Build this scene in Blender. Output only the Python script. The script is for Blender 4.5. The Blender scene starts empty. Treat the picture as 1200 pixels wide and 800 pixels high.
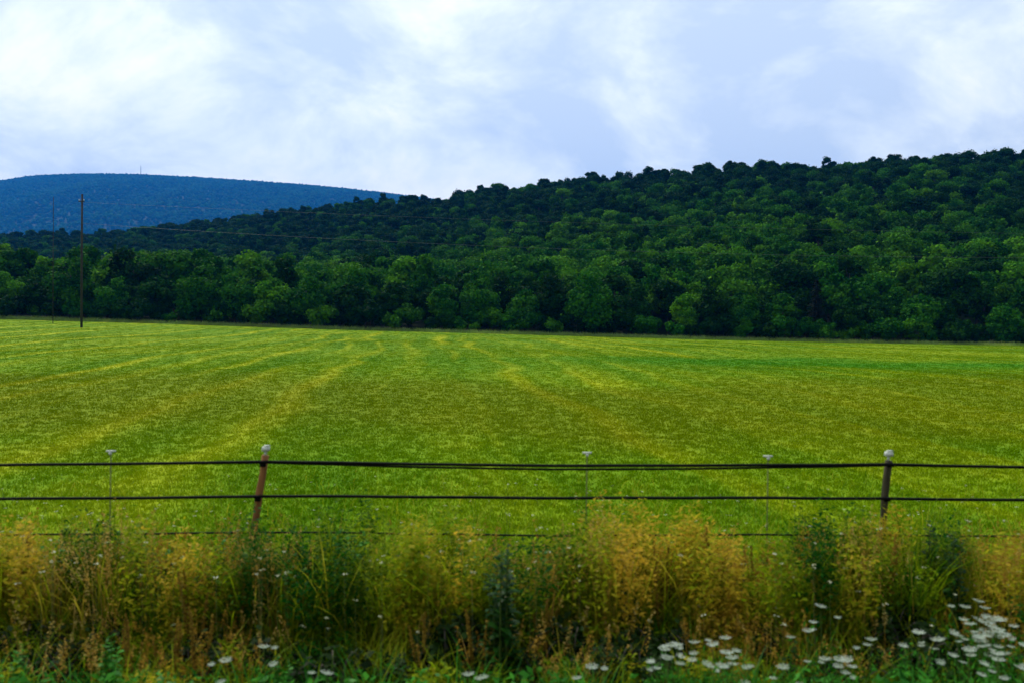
import bpy, math, random
import numpy as np
from mathutils import Vector

rng = np.random.default_rng(7)
random.seed(7)
scene = bpy.context.scene
COL = scene.collection

# ------------------------------------------------------------------ camera
EYE = 2.55                      # eye height above the ground by the fence
HORIZON, FPX = 370.0, 1000.0    # in pixels of the 1200 x 800 photograph
cam_d = bpy.data.cameras.new("camera")
cam = bpy.data.objects.new("camera", cam_d)
COL.objects.link(cam)
cam.location = (0, 0, EYE)
cam.rotation_euler = (math.radians(90), 0, 0)
cam_d.sensor_width = 36.0
cam_d.lens = 30.0
cam_d.shift_y = -30.0 / 1200.0
cam_d.clip_start, cam_d.clip_end = 0.1, 20000
cam_d.dof.use_dof = True
cam_d.dof.focus_distance = 150.0
cam_d.dof.aperture_fstop = 1.8
scene.camera = cam

# ------------------------------------------------------------------ world
SUN_AZ, SUN_EL = math.radians(-32), math.radians(50)   # ahead, to the left
sun_dir = Vector((math.sin(SUN_AZ) * math.cos(SUN_EL), math.cos(SUN_AZ) * math.cos(SUN_EL), math.sin(SUN_EL)))
world = bpy.data.worlds.new("World")
scene.world = world
world.use_nodes = True
wn, wl = world.node_tree.nodes, world.node_tree.links
wn.clear()


def N(nodes, t, **kw):
    n = nodes.new(t)
    for k, v in kw.items():
        if k.startswith("i_"):
            n.inputs[k[2:].replace("_", " ")].default_value = v
        else:
            setattr(n, k, v)
    return n


def ramp(nodes, stops, interp="LINEAR"):
    r = nodes.new("ShaderNodeValToRGB")
    r.color_ramp.interpolation = interp
    while len(r.color_ramp.elements) < len(stops):
        r.color_ramp.elements.new(0.5)
    for e, (p, c) in zip(r.color_ramp.elements, stops):
        e.position = p
        e.color = (c[0], c[1], c[2], 1) if len(c) == 3 else c
    return r


def math_node(nodes, links, op, a, b=None, clamp=False):
    m = nodes.new("ShaderNodeMath")
    m.operation = op
    m.use_clamp = clamp
    for i, v in enumerate((a, b)):
        if v is None:
            continue
        if isinstance(v, (int, float)):
            m.inputs[i].default_value = v
        else:
            links.new(v, m.inputs[i])
    return m.outputs[0]


wo = wn.new("ShaderNodeOutputWorld")
bg = wn.new("ShaderNodeBackground")
bg.inputs["Strength"].default_value = 0.1
sky = wn.new("ShaderNodeTexSky")
sky.sky_type = "NISHITA"
sky.sun_disc = False
sky.sun_elevation = SUN_EL
sky.sun_rotation = SUN_AZ
sky.air_density, sky.dust_density, sky.ozone_density = 1.0, 1.5, 1.5
tc = wn.new("ShaderNodeTexCoord")
sx = wn.new("ShaderNodeSeparateXYZ")
wl.new(tc.outputs["Generated"], sx.inputs[0])
mm = lambda op, a, b=None, c=False: math_node(wn, wl, op, a, b, c)
zz = mm("ADD", mm("MAXIMUM", sx.outputs["Z"], 0.0), 0.5)
cx = wn.new("ShaderNodeCombineXYZ")
wl.new(mm("DIVIDE", sx.outputs["X"], zz), cx.inputs[0])
wl.new(mm("DIVIDE", sx.outputs["Y"], zz), cx.inputs[1])
n1 = N(wn, "ShaderNodeTexNoise", i_Scale=3.4, i_Detail=12.0, i_Roughness=0.60, i_Distortion=0.3)
mp = wn.new("ShaderNodeMapping")
mp.inputs["Location"].default_value = (20.0, 6.1, -10.6)
wl.new(cx.outputs[0], mp.inputs[0])
wl.new(mp.outputs[0], n1.inputs["Vector"])
n2 = N(wn, "ShaderNodeTexNoise", i_Scale=1.3, i_Detail=4.0, i_Roughness=0.5, i_Distortion=0.2)
wl.new(mp.outputs[0], n2.inputs["Vector"])
mixv = mm("ADD", mm("MULTIPLY", n1.outputs["Fac"], 0.78), mm("MULTIPLY", n2.outputs["Fac"], 0.22))
mixv = mm("ADD", mm("MULTIPLY", mm("SUBTRACT", mixv, 0.5), 2.0), 0.5)
# paler towards the horizon, as a deep layer of cloud is
hz = mm("MULTIPLY", mm("SUBTRACT", 0.22, sx.outputs["Z"]), 1.5)
mixv = mm("ADD", mixv, mm("SUBTRACT", mm("MAXIMUM", hz, -0.12), 0.05))
# a touch whiter towards the hidden sun on the left
mixv = mm("SUBTRACT", mixv, mm("MULTIPLY", sx.outputs["X"], 0.03))
cr = ramp(wn, [(0.28, (6.4, 7.5, 8.9)), (0.42, (7.9, 8.8, 9.5)), (0.52, (9.4, 10.1, 10.2)), (0.64, (11.2, 11.3, 10.6)), (0.80, (12.6, 12.4, 11.0))])
wl.new(mixv, cr.inputs[0])
# cloud brightness falls off away from the sun: the unseen rear half is dimmed to cut frontal light
vd = wn.new("ShaderNodeVectorMath")
vd.operation = "DOT_PRODUCT"
wl.new(tc.outputs["Generated"], vd.inputs[0])
vd.inputs[1].default_value = sun_dir
ang = wn.new("ShaderNodeMapRange")
ang.inputs["From Min"].default_value = -0.5
ang.inputs["From Max"].default_value = 0.5
ang.inputs["To Min"].default_value = 0.32
ang.inputs["To Max"].default_value = 1.0
ang.interpolation_type = "SMOOTHSTEP"
wl.new(vd.outputs["Value"], ang.inputs["Value"])
dim = wn.new("ShaderNodeVectorMath")
dim.operation = "SCALE"
wl.new(cr.outputs[0], dim.inputs[0])
wl.new(ang.outputs[0], dim.inputs["Scale"])
mx = wn.new("ShaderNodeMix")
mx.data_type = "RGBA"
mx.inputs["Factor"].default_value = 0.9
wl.new(sky.outputs[0], mx.inputs["A"])
wl.new(dim.outputs[0], mx.inputs["B"])
wl.new(mx.outputs["Result"], bg.inputs["Color"])
wl.new(bg.outputs[0], wo.inputs["Surface"])

# ------------------------------------------------------------------ sun, exposure
sun_d = bpy.data.lights.new("sun", "SUN")
sun_d.energy = 2.6
sun_d.angle = math.radians(11)
sun_d.color = (1.0, 0.95, 0.86)
sun = bpy.data.objects.new("sun", sun_d)
COL.objects.link(sun)
sun.location = (0, 0, 50)
sun.rotation_euler = sun_dir.to_track_quat("Z", "Y").to_euler()

vs = scene.view_settings
vs.view_transform = "Standard"
vs.look = "None"
vs.exposure = 0.35
vs.gamma = 1.0
vs.use_curve_mapping = False
scene.cycles.max_bounces = 6
scene.cycles.diffuse_bounces = 3
scene.cycles.transmission_bounces = 3
scene.cycles.volume_bounces = 0
scene.cycles.transparent_max_bounces = 8
scene.cycles.use_denoising = True


# ------------------------------------------------------------------ helpers
def P(px, py, Y):
    """The point at depth Y that stands behind a given place of the photograph."""
    return Vector(((px - 600.0) / FPX * Y, Y, EYE - (py - HORIZON) / FPX * Y))


def pix(x, y, z):
    return 600.0 + FPX * x / y, HORIZON + FPX * (EYE - z) / y


def mesh_np(name, V, quads=None, tris=None, mats=(), tint=None, smooth=False, midx=None):
    V = np.asarray(V, np.float32).reshape(-1, 3)
    q = np.zeros((0, 4), np.int32) if quads is None else np.asarray(quads, np.int32).reshape(-1, 4)
    t = np.zeros((0, 3), np.int32) if tris is None else np.asarray(tris, np.int32).reshape(-1, 3)
    me = bpy.data.meshes.new(name)
    me.vertices.add(len(V))
    me.vertices.foreach_set("co", V.ravel())
    loops = np.concatenate([q.ravel(), t.ravel()])
    me.loops.add(len(loops))
    me.loops.foreach_set("vertex_index", loops)
    nf = len(q) + len(t)
    me.polygons.add(nf)
    tot = np.concatenate([np.full(len(q), 4), np.full(len(t), 3)]).astype(np.int32)
    st = np.concatenate([[0], np.cumsum(tot)[:-1]]).astype(np.int32) if nf else np.zeros(0, np.int32)
    me.polygons.foreach_set("loop_start", st)
    me.polygons.foreach_set("loop_total", tot)
    if smooth:
        me.polygons.foreach_set("use_smooth", np.ones(nf, bool))
    for m in mats:
        me.materials.append(m)
    if midx is not None:
        me.polygons.foreach_set("material_index", np.asarray(midx, np.int32))
    if tint is not None:
        a = me.attributes.new("tint", "FLOAT", "POINT")
        a.data.foreach_set("value", np.asarray(tint, np.float32))
    me.update(calc_edges=True)
    return me


def link(name, me, parent=None, loc=None):
    o = bpy.data.objects.new(name, me)
    COL.objects.link(o)
    if parent is not None:
        o.parent = parent
    if loc is not None:
        o.location = loc
    return o


def tag(o, label=None, cat=None, group=None, kind=None):
    if label:
        o["label"] = label
    if cat:
        o["category"] = cat
    if group:
        o["group"] = group
    if kind:
        o["kind"] = kind
    return o


def empty(name, loc=(0, 0, 0), rz=0.0):
    o = bpy.data.objects.new(name, None)
    o.empty_display_size = 0.2
    COL.objects.link(o)
    o.location = loc
    o.rotation_euler = (0, 0, rz)
    return o


def copy_tree(o, parent=None):
    c = o.copy()
    COL.objects.link(c)
    c.parent = parent
    for ch in list(o.children):
        copy_tree(ch, c)
    return c


class MB:
    """Collects quads and triangles into one mesh."""

    def __init__(self):
        self.V, self.Q, self.T, self.t, self.n = [], [], [], [], 0

    def add(self, V, quads=None, tris=None, tint=0.5):
        V = np.asarray(V, float).reshape(-1, 3)
        self.V.append(V)
        if quads is not None and len(quads):
            self.Q.append(np.asarray(quads, int).reshape(-1, 4) + self.n)
        if tris is not None and len(tris):
            self.T.append(np.asarray(tris, int).reshape(-1, 3) + self.n)
        self.t.append(np.broadcast_to(np.asarray(tint, float), (len(V),)))
        self.n += len(V)

    def tube(self, pts, rad, seg=8, cap=True, tint=0.5):
        pts = [Vector(p) for p in pts]
        if not hasattr(rad, "__len__"):
            rad = [rad] * len(pts)
        V, Q = [], []
        for i, p in enumerate(pts):
            d = (pts[min(i + 1, len(pts) - 1)] - pts[max(i - 1, 0)]).normalized()
            up = Vector((0, 0, 1)) if abs(d.z) < 0.9 else Vector((1, 0, 0))
            a = d.cross(up).normalized()
            b = d.cross(a).normalized()
            for k in range(seg):
                th = 2 * math.pi * k / seg
                V.append(p + (a * math.cos(th) + b * math.sin(th)) * rad[i])
        for i in range(len(pts) - 1):
            for k in range(seg):
                k2 = (k + 1) % seg
                Q.append((i * seg + k, i * seg + k2, (i + 1) * seg + k2, (i + 1) * seg + k))
        T = []
        if cap:
            for i in (0, len(pts) - 1):
                V.append(pts[i])
                c = len(V) - 1
                for k in range(seg):
                    k2 = (k + 1) % seg
                    T.append((c, i * seg + k, i * seg + k2) if i else (c, i * seg + k2, i * seg + k))
        self.add(V, Q, T, tint)

    def box(self, c, s, tint=0.5, taper=1.0):
        x, y, z = s[0] / 2, s[1] / 2, s[2] / 2
        V = [(c[0] + sx_ * x * (taper if sz > 0 else 1), c[1] + sy * y * (taper if sz > 0 else 1), c[2] + sz * z)
             for sz in (-1, 1) for sy in (-1, 1) for sx_ in (-1, 1)]
        self.add(V, [(0, 2, 3, 1), (4, 5, 7, 6), (0, 1, 5, 4), (1, 3, 7, 5), (3, 2, 6, 7), (2, 0, 4, 6)], None, tint)

    def mesh(self, name, mats, smooth=False):
        return mesh_np(name, np.concatenate(self.V), np.concatenate(self.Q) if self.Q else None,
                       np.concatenate(self.T) if self.T else None, mats, np.concatenate(self.t), smooth)


# ------------------------------------------------------------------ materials
def new_mat(name):
    m = bpy.data.materials.new(name)
    m.use_nodes = True
    m.node_tree.nodes.clear()
    return m, m.node_tree.nodes, m.node_tree.links


def leaf_shader(n, l, color_socket, trans=0.3, rough=0.55, spec=0.25):
    out = n.new("ShaderNodeOutputMaterial")
    p = n.new("ShaderNodeBsdfPrincipled")
    p.inputs["Roughness"].default_value = rough
    p.inputs["Specular IOR Level"].default_value = spec
    t = n.new("ShaderNodeBsdfTranslucent")
    ms = n.new("ShaderNodeMixShader")
    ms.inputs[0].default_value = trans
    l.new(color_socket, p.inputs["Base Color"])
    l.new(color_socket, t.inputs["Color"])
    l.new(p.outputs[0], ms.inputs[1])
    l.new(t.outputs[0], ms.inputs[2])
    l.new(ms.outputs[0], out.inputs["Surface"])


def crown_material(name, colour):
    """Leaf colour = the tree's own colour, varied leaf by leaf and a little tree by tree."""
    m, n, l = new_mat(name)
    oi = n.new("ShaderNodeObjectInfo")
    at = N(n, "ShaderNodeAttribute", attribute_name="tint")
    hsv = n.new("ShaderNodeHueSaturation")
    hsv.inputs["Color"].default_value = (*colour, 1)
    mr = N(n, "ShaderNodeMapRange", i_To_Min=0.45, i_To_Max=1.65)
    l.new(at.outputs["Fac"], mr.inputs["Value"])
    mr2 = N(n, "ShaderNodeMapRange", i_To_Min=0.8, i_To_Max=1.25)
    l.new(oi.outputs["Random"], mr2.inputs["Value"])
    l.new(math_node(n, l, "MULTIPLY", mr.outputs[0], mr2.outputs[0]), hsv.inputs["Value"])
    mr3 = N(n, "ShaderNodeMapRange", i_To_Min=0.515, i_To_Max=0.478)
    l.new(at.outputs["Fac"], mr3.inputs["Value"])
    l.new(mr3.outputs[0], hsv.inputs["Hue"])
    leaf_shader(n, l, hsv.outputs[0], 0.22, 0.7, 0.03)
    return m


def tint_material(name, c0, c1, trans=0.3, rough=0.55, spec=0.25, c2=None):
    """Leaf, stem or petal colour picked between two or three hues by the piece's tint."""
    m, n, l = new_mat(name)
    at = N(n, "ShaderNodeAttribute", attribute_name="tint")
    oi = n.new("ShaderNodeObjectInfo")
    geo = n.new("ShaderNodeNewGeometry")
    ns = N(n, "ShaderNodeTexNoise", i_Scale=1.6, i_Detail=3.0)
    l.new(geo.outputs["Position"], ns.inputs["Vector"])
    f = math_node(n, l, "ADD", at.outputs["Fac"], math_node(n, l, "MULTIPLY", math_node(n, l, "SUBTRACT", ns.outputs["Fac"], 0.5), 0.9))
    stops = [(0.0, c0), (1.0, c1)] if c2 is None else [(0.0, c0), (0.5, c1), (1.0, c2)]
    r = ramp(n, stops)
    l.new(f, r.inputs[0])
    leaf_shader(n, l, r.outputs[0], trans, rough, spec * 0.2)
    return m


def rough_material(name, c0, c1, scale=8.0, rough=0.85, stretch=(1, 1, 1), bump=0.3, spec=0.2, coord="Object"):
    m, n, l = new_mat(name)
    out = n.new("ShaderNodeOutputMaterial")
    p = n.new("ShaderNodeBsdfPrincipled")
    p.inputs["Roughness"].default_value = rough
    p.inputs["Specular IOR Level"].default_value = spec
    t = n.new("ShaderNodeTexCoord")
    mpn = n.new("ShaderNodeMapping")
    mpn.inputs["Scale"].default_value = stretch
    l.new(t.outputs[coord], mpn.inputs[0])
    ns = N(n, "ShaderNodeTexNoise", i_Scale=scale, i_Detail=6.0, i_Roughness=0.65)
    l.new(mpn.outputs[0], ns.inputs["Vector"])
    r = ramp(n, [(0.3, c0), (0.7, c1)])
    l.new(ns.outputs["Fac"], r.inputs[0])
    l.new(r.outputs[0], p.inputs["Base Color"])
    b = N(n, "ShaderNodeBump", i_Strength=bump, i_Distance=0.02)
    l.new(ns.outputs["Fac"], b.inputs["Height"])
    l.new(b.outputs[0], p.inputs["Normal"])
    l.new(p.outputs[0], out.inputs["Surface"])
    return m


def field_material(name, blades):
    """Mown hay field: swaths that run away from the road, dry and lush patches, all fixed in the ground."""
    m, n, l = new_mat(name)
    geo = n.new("ShaderNodeNewGeometry")
    s = n.new("ShaderNodeSeparateXYZ")
    l.new(geo.outputs["Position"], s.inputs[0])
    M = lambda op, a, b=None, c=False: math_node(n, l, op, a, b, c)
    u = M("ADD", s.outputs["X"], M("MULTIPLY", s.outputs["Y"], 0.1))
    # wander of the mower
    wob = N(n, "ShaderNodeTexNoise", i_Scale=0.045, i_Detail=2.0)
    l.new(geo.outputs["Position"], wob.inputs["Vector"])
    u = M("ADD", u, M("MULTIPLY", wob.outputs["Fac"], 6.0))
    c = n.new("ShaderNodeCombineXYZ")
    l.new(M("MULTIPLY", u, 0.46), c.inputs[0])
    l.new(M("MULTIPLY", s.outputs["Y"], 0.014), c.inputs[1])
    st = N(n, "ShaderNodeTexNoise", i_Scale=1.0, i_Detail=3.0, i_Roughness=0.55)
    l.new(c.outputs[0], st.inputs["Vector"])
    # windrow lines of dry hay between the swaths
    w = n.new("ShaderNodeTexWave")
    w.inputs["Scale"].default_value = 0.105
    w.inputs["Distortion"].default_value = 0.0
    c2 = n.new("ShaderNodeCombineXYZ")
    l.new(u, c2.inputs[0])
    l.new(c2.outputs[0], w.inputs["Vector"])
    wv = M("POWER", w.outputs["Fac"], 4.0)
    wv = M("MULTIPLY", wv, M("SUBTRACT", M("MULTIPLY", st.outputs["Fac"], 4.5), 1.8, True))
    big = N(n, "ShaderNodeTexNoise", i_Scale=0.04, i_Detail=4.0, i_Roughness=0.6)
    l.new(geo.outputs["Position"], big.inputs["Vector"])
    med = N(n, "ShaderNodeTexNoise", i_Scale=0.55, i_Detail=5.0, i_Roughness=0.65)
    l.new(geo.outputs["Position"], med.inputs["Vector"])
    fine = N(n, "ShaderNodeTexNoise", i_Scale=7.0, i_Detail=3.0, i_Roughness=0.7)
    l.new(geo.outputs["Position"], fine.inputs["Vector"])
    v = M("ADD", M("MULTIPLY", st.outputs["Fac"], 0.46), M("MULTIPLY", big.outputs["Fac"], 0.32))
    v = M("ADD", v, M("MULTIPLY", med.outputs["Fac"], 0.17))
    v = M("ADD", v, M("MULTIPLY", fine.outputs["Fac"], 0.05))
    v = M("ADD", M("MULTIPLY", M("SUBTRACT", v, 0.5), 1.9), 0.5)
    v = M("ADD", v, M("MULTIPLY", wv, 0.27))
    base = ramp(n, [(0.08, (0.056, 0.175, 0.0010)), (0.34, (0.112, 0.238, 0.0012)), (0.52, (0.172, 0.285, 0.0014)),
                    (0.70, (0.275, 0.350, 0.0030)), (0.95, (0.420, 0.440, 0.0100))])
    l.new(v, base.inputs[0])
    # thin, brownish stretch where the cut was closest (20 to 34 m out)
    def band(y0, y1, soft):
        a = N(n, "ShaderNodeMapRange", interpolation_type="SMOOTHSTEP", i_From_Min=y0 - soft, i_From_Max=y0 + soft)
        b = N(n, "ShaderNodeMapRange", interpolation_type="SMOOTHSTEP", i_From_Min=y1 - soft, i_From_Max=y1 + soft, i_To_Min=1.0, i_To_Max=0.0)
        yy = M("ADD", s.outputs["Y"], M("MULTIPLY", M("SUBTRACT", big.outputs["Fac"], 0.5), 46.0))
        l.new(yy, a.inputs["Value"])
        l.new(yy, b.inputs["Value"])
        return M("MULTIPLY", a.outputs[0], b.outputs[0])
    mxb = n.new("ShaderNodeMix")
    mxb.data_type = "RGBA"
    l.new(M("MULTIPLY", band(17, 36, 5), 0.55), mxb.inputs["Factor"])
    l.new(base.outputs[0], mxb.inputs["A"])
    mxb.inputs["B"].default_value = (0.175, 0.200, 0.001, 1)
    # lush wet swale that crosses the field about 50 m out
    xg = N(n, "ShaderNodeMapRange", interpolation_type="SMOOTHSTEP", i_From_Min=-14.0, i_From_Max=22.0, i_To_Min=0.15, i_To_Max=1.0)
    l.new(s.outputs["X"], xg.inputs["Value"])
    mxc = n.new("ShaderNodeMix")
    mxc.data_type = "RGBA"
    l.new(M("MULTIPLY", M("MULTIPLY", band(47, 60, 7), xg.outputs[0]), 0.85), mxc.inputs["Factor"])
    l.new(mxb.outputs["Result"], mxc.inputs["A"])
    mxc.inputs["B"].default_value = (0.045, 0.225, 0.003, 1)
    # pale uncut grass along the wood
    pe = N(n, "ShaderNodeMapRange", i_From_Min=155.5, i_From_Max=158.0)
    l.new(s.outputs["Y"], pe.inputs["Value"])
    mxd = n.new("ShaderNodeMix")
    mxd.data_type = "RGBA"
    l.new(M("MULTIPLY", pe.outputs[0], 0.8), mxd.inputs["Factor"])
    l.new(mxc.outputs["Result"], mxd.inputs["A"])
    mxd.inputs["B"].default_value = (0.27, 0.38, 0.12, 1)
    colr = mxd.outputs["Result"]
    if blades:
        at = N(n, "ShaderNodeAttribute", attribute_name="tint")
        hs = n.new("ShaderNodeHueSaturation")
        mr = N(n, "ShaderNodeMapRange", i_To_Min=0.86, i_To_Max=1.06)
        l.new(at.outputs["Fac"], mr.inputs["Value"])
        l.new(mr.outputs[0], hs.inputs["Value"])
        l.new(colr, hs.inputs["Color"])
        leaf_shader(n, l, hs.outputs[0], 0.18, 0.7, 0.0)
    else:
        hs = n.new("ShaderNodeHueSaturation")
        hs.inputs["Value"].default_value = 0.86
        l.new(colr, hs.inputs["Color"])
        out = n.new("ShaderNodeOutputMaterial")
        p = N(n, "ShaderNodeBsdfPrincipled", i_Roughness=0.9)
        p.inputs["Specular IOR Level"].default_value = 0.05
        b = N(n, "ShaderNodeBump", i_Strength=0.6, i_Distance=0.06)
        l.new(fine.outputs["Fac"], b.inputs["Height"])
        l.new(hs.outputs[0], p.inputs["Base Color"])
        l.new(b.outputs[0], p.inputs["Normal"])
        l.new(p.outputs[0], out.inputs["Surface"])
    return m


M_FIELD = field_material("mown_field", False)
M_FIELD_BLADES = field_material("mown_field_blades", True)
M_SOIL = rough_material("verge_soil", (0.025, 0.022, 0.008), (0.06, 0.055, 0.018), 3.0, 0.95, coord="Object")
M_FLOOR = rough_material("forest_floor", (0.006, 0.016, 0.003), (0.014, 0.032, 0.006), 0.4, 0.95, coord="Object")
M_GROUND = rough_material("ground_grass", (0.04, 0.07, 0.01), (0.08, 0.10, 0.015), 0.05, 0.95, coord="Object")
TONES = {"yellow green": (0.038, 0.150, 0.0025), "mid green": (0.015, 0.096, 0.0030), "dark green": (0.005, 0.038, 0.0025), "blue green": (0.005, 0.034, 0.0090)}
M_TONE = {t: crown_material(t.replace(" ", "_") + "_leaves", c) for t, c in TONES.items()}
M_LEAF = M_TONE["mid green"]
M_SPRUCE = crown_material("spruce_needles", (0.007, 0.013, 0.006))
M_BARK = rough_material("bark", (0.035, 0.028, 0.020), (0.10, 0.085, 0.065), 6.0, 0.9, (1, 1, 0.15), 0.6)
M_DEADWOOD = rough_material("dead_wood", (0.22, 0.20, 0.17), (0.36, 0.34, 0.30), 6.0, 0.9, (1, 1, 0.15), 0.4)
M_POLE = rough_material("weathered_pole", (0.018, 0.016, 0.014), (0.050, 0.044, 0.036), 5.0, 0.85, (3, 3, 0.1), 0.4)
M_CEDAR = rough_material("red_cedar_post", (0.15, 0.060, 0.020), (0.34, 0.15, 0.045), 9.0, 0.85, (3, 3, 0.2), 0.7)
M_OLDPOST = rough_material("dark_post", (0.028, 0.024, 0.013), (0.075, 0.065, 0.030), 9.0, 0.85, (3, 3, 0.2), 0.7)
M_PLASTIC = rough_material("white_plastic", (0.42, 0.45, 0.36), (0.60, 0.63, 0.52), 20.0, 0.45, bump=0.05, spec=0.4)
M_GHOST_STAKE = rough_material("ghost_stake_rod", (0.10, 0.13, 0.02), (0.16, 0.18, 0.04), 12.0, 0.6, bump=0.1)
M_WIRE = rough_material("black_rail", (0.003, 0.003, 0.003), (0.009, 0.009, 0.008), 30.0, 0.7, bump=0.2, spec=0.05)
M_CABLE = rough_material("aluminium_cable", (0.07, 0.09, 0.09), (0.12, 0.14, 0.14), 3.0, 0.5, bump=0.0)
M_STEEL = rough_material("painted_steel", (0.05, 0.05, 0.06), (0.10, 0.10, 0.11), 1.0, 0.5, bump=0.0)


# ------------------------------------------------------------------ terrain
def lerp_tab(x, tab):
    return np.interp(x, [a for a, _ in tab], [b for _, b in tab])


FIELD_END = 160.0
EDGE_TAB = [(-200, 368), (0, 373.5), (200, 379), (400, 386), (600, 391.5), (800, 397), (1000, 401.5), (1200, 405), (1400, 408)]


def edge_z(X):
    px = 600 + FPX * np.asarray(X, float) / FIELD_END
    return EYE - (lerp_tab(px, EDGE_TAB) - HORIZON) / FPX * FIELD_END


CREST_TAB = [(-400, 740), (0, 700), (300, 640), (515, 560), (700, 500), (900, 450), (1200, 420), (1600, 410)]
SKY_TAB = [(-400, 300), (-100, 280), (0, 276), (60, 273), (120, 272), (200, 266), (300, 252), (380, 243), (440, 236), (490, 233),
           (515, 235), (545, 226), (600, 219), (680, 208), (740, 204), (800, 200), (880, 194), (960, 195), (1030, 188), (1100, 185),
           (1150, 181), (1200, 181), (1300, 176), (1600, 170)]
POW_TAB = [(-400, 2.2), (0, 2.1), (400, 1.8), (600, 1.45), (900, 1.15), (1200, 1.1), (1600, 1.1)]


def land_z(X, Y):
    """Ground height of verge, field and wooded ridge."""
    X = np.asarray(X, float)
    Y = np.asarray(Y, float)
    s = np.clip((Y - 8.0) / (FIELD_END - 8.0), 0, 1)
    zf = s * edge_z(X * np.clip(FIELD_END / np.maximum(Y, 1), 1, None) * (0.25 + 0.75 * s) if False else X)
    zf = zf + 0.10 * np.sin(X * 0.21 + 1.0) * np.sin(Y * 0.13) * np.clip((Y - 9) / 10, 0, 1) * np.clip((150 - Y) / 30, 0, 1)
    # shallow ditch between the line and the fence
    zf = zf - 0.22 * np.exp(-((Y - 6.0) / 0.7) ** 2)
    # wooded ridge
    px = 600 + FPX * X / np.maximum(Y, 1)
    yc = lerp_tab(px, CREST_TAB)
    zc = EYE + (HORIZON - lerp_tab(px, SKY_TAB)) / FPX * yc - 11.5
    t = np.clip((Y - 172.0) / (yc - 172.0), 0, None)
    ze = edge_z(X)
    tt = np.clip(t, 0, 1)
    p = lerp_tab(px, POW_TAB)
    zr = ze + (zc - ze) * tt ** p
    zr = zr + 1.6 * np.sin(X * 0.055 + 0.6) * np.sin(Y * 0.045) * np.clip(t * 4, 0, 1)
    zr = np.where(t > 1, zc - (Y - yc) * 0.18, zr)
    return np.where(Y < FIELD_END, zf, np.maximum(zr, -5.0))


def grid_mesh(name, xs, ys, zfun, mat):
    X, Y = np.meshgrid(xs, ys)
    Z = zfun(X, Y)
    nx, ny = len(xs), len(ys)
    i = np.arange(nx * ny).reshape(ny, nx)
    q = np.stack([i[:-1, :-1], i[:-1, 1:], i[1:, 1:], i[1:, :-1]], -1).reshape(-1, 4)
    return mesh_np(name, np.stack([X, Y, Z], -1), q, None, [mat], None, True)


tag(link("verge", grid_mesh("verge", np.linspace(-24, 24, 121), np.linspace(-6, 8.0, 60), land_z, M_SOIL)), kind="structure")
xs_f = np.concatenate([np.linspace(-170, -40, 40, endpoint=False), np.linspace(-40, 40, 110, endpoint=False), np.linspace(40, 170, 41)])
ys_f = np.concatenate([np.linspace(8.0, 50, 90, endpoint=False), np.linspace(50, FIELD_END - 0.01, 70)])
tag(link("field", grid_mesh("field", xs_f, ys_f, land_z, M_FIELD)), kind="structure")
tag(link("hillside", grid_mesh("hillside", np.linspace(-900, 620, 190), np.linspace(FIELD_END, 1000, 150), land_z, M_FLOOR)), kind="structure")
tag(link("ground", grid_mesh("ground", np.linspace(-7000, 7000, 20), np.linspace(-50, 7500, 20), lambda X, Y: X * 0 - 6.0, M_GROUND)), kind="structure")

# far mountain
MTN_Y = 6000.0
MTN_TAB = [(-900, 330), (-500, 292), (-250, 252), (-100, 231), (-40, 219), (0, 213), (40, 207), (80, 205), (120, 204.5), (170, 206),
           (250, 210), (300, 213.5), (350, 217), (400, 221.5), (450, 227), (500, 233), (560, 243), (640, 262), (760, 300), (900, 345)]


def smoothnoise(X, Y, wl, seed):
    r = np.random.default_rng(seed)
    out = 0
    for _ in range(7):
        a = r.uniform(0, 2 * math.pi)
        k = 2 * math.pi / (wl * r.uniform(0.6, 1.6))
        out = out + np.sin((X * math.cos(a) + Y * math.sin(a)) * k + r.uniform(0, 6.28))
    return out / 7


def mtn_z(X, Y):
    px = 600 + FPX * X / np.maximum(Y, 1.0)
    zc = EYE + (HORIZON - lerp_tab(px, MTN_TAB)) / FPX * MTN_Y - 14.0
    t = np.clip((Y - 2800.0) / (MTN_Y - 2800.0), 0, 1)
    z = 5 + (zc - 5) * (1 - (1 - t) ** 1.15)
    rough = (1 - t) * np.clip(t * 3, 0, 1)
    z = z + rough * (80 * smoothnoise(X, Y * 0.45, 800, 3) + 34 * smoothnoise(X, Y, 260, 5))
    z = np.where(Y > MTN_Y, zc - (Y - MTN_Y) * 0.22, z)
    return np.maximum(z, -5.5)


tag(link("mountain", grid_mesh("mountain", np.linspace(-6000, 1700, 280), np.linspace(2700, 7400, 150), mtn_z, M_FLOOR)), kind="structure")

# its forest: tens of thousands of crowns no one could count
NT = 42000
tx = rng.uniform(-4500, 400, NT)
ty = MTN_Y + 40 - 2900 * rng.uniform(0, 1, NT) ** 1.25
ridge = rng.random(NT) < 0.09
ty[ridge] = MTN_Y + rng.uniform(-12, 12, ridge.sum())
tz = mtn_z(tx, ty)
bump_dirs = []
for r_, zc_ in ((1.0, 0.0), (0.86, 0.45), (0.45, 0.85)):
    for k in range(6):
        a = 2 * math.pi * (k + 0.5 * (len(bump_dirs) // 6)) / 6
        bump_dirs.append((r_ * math.cos(a), r_ * math.sin(a), zc_))
bump_dirs.append((0, 0, 1.05))
bd = np.array(bump_dirs)
bq = [(r0 * 6 + k, r0 * 6 + (k + 1) % 6, (r0 + 1) * 6 + (k + 1) % 6, (r0 + 1) * 6 + k) for r0 in (0, 1) for k in range(6)]
bt = [(12 + k, 12 + (k + 1) % 6, 18) for k in range(6)]
rad = rng.uniform(7.0, 14.0, NT)
hh = rad * rng.uniform(0.85, 1.5, NT)
ang_ = rng.uniform(0, 6.28, NT)
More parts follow.
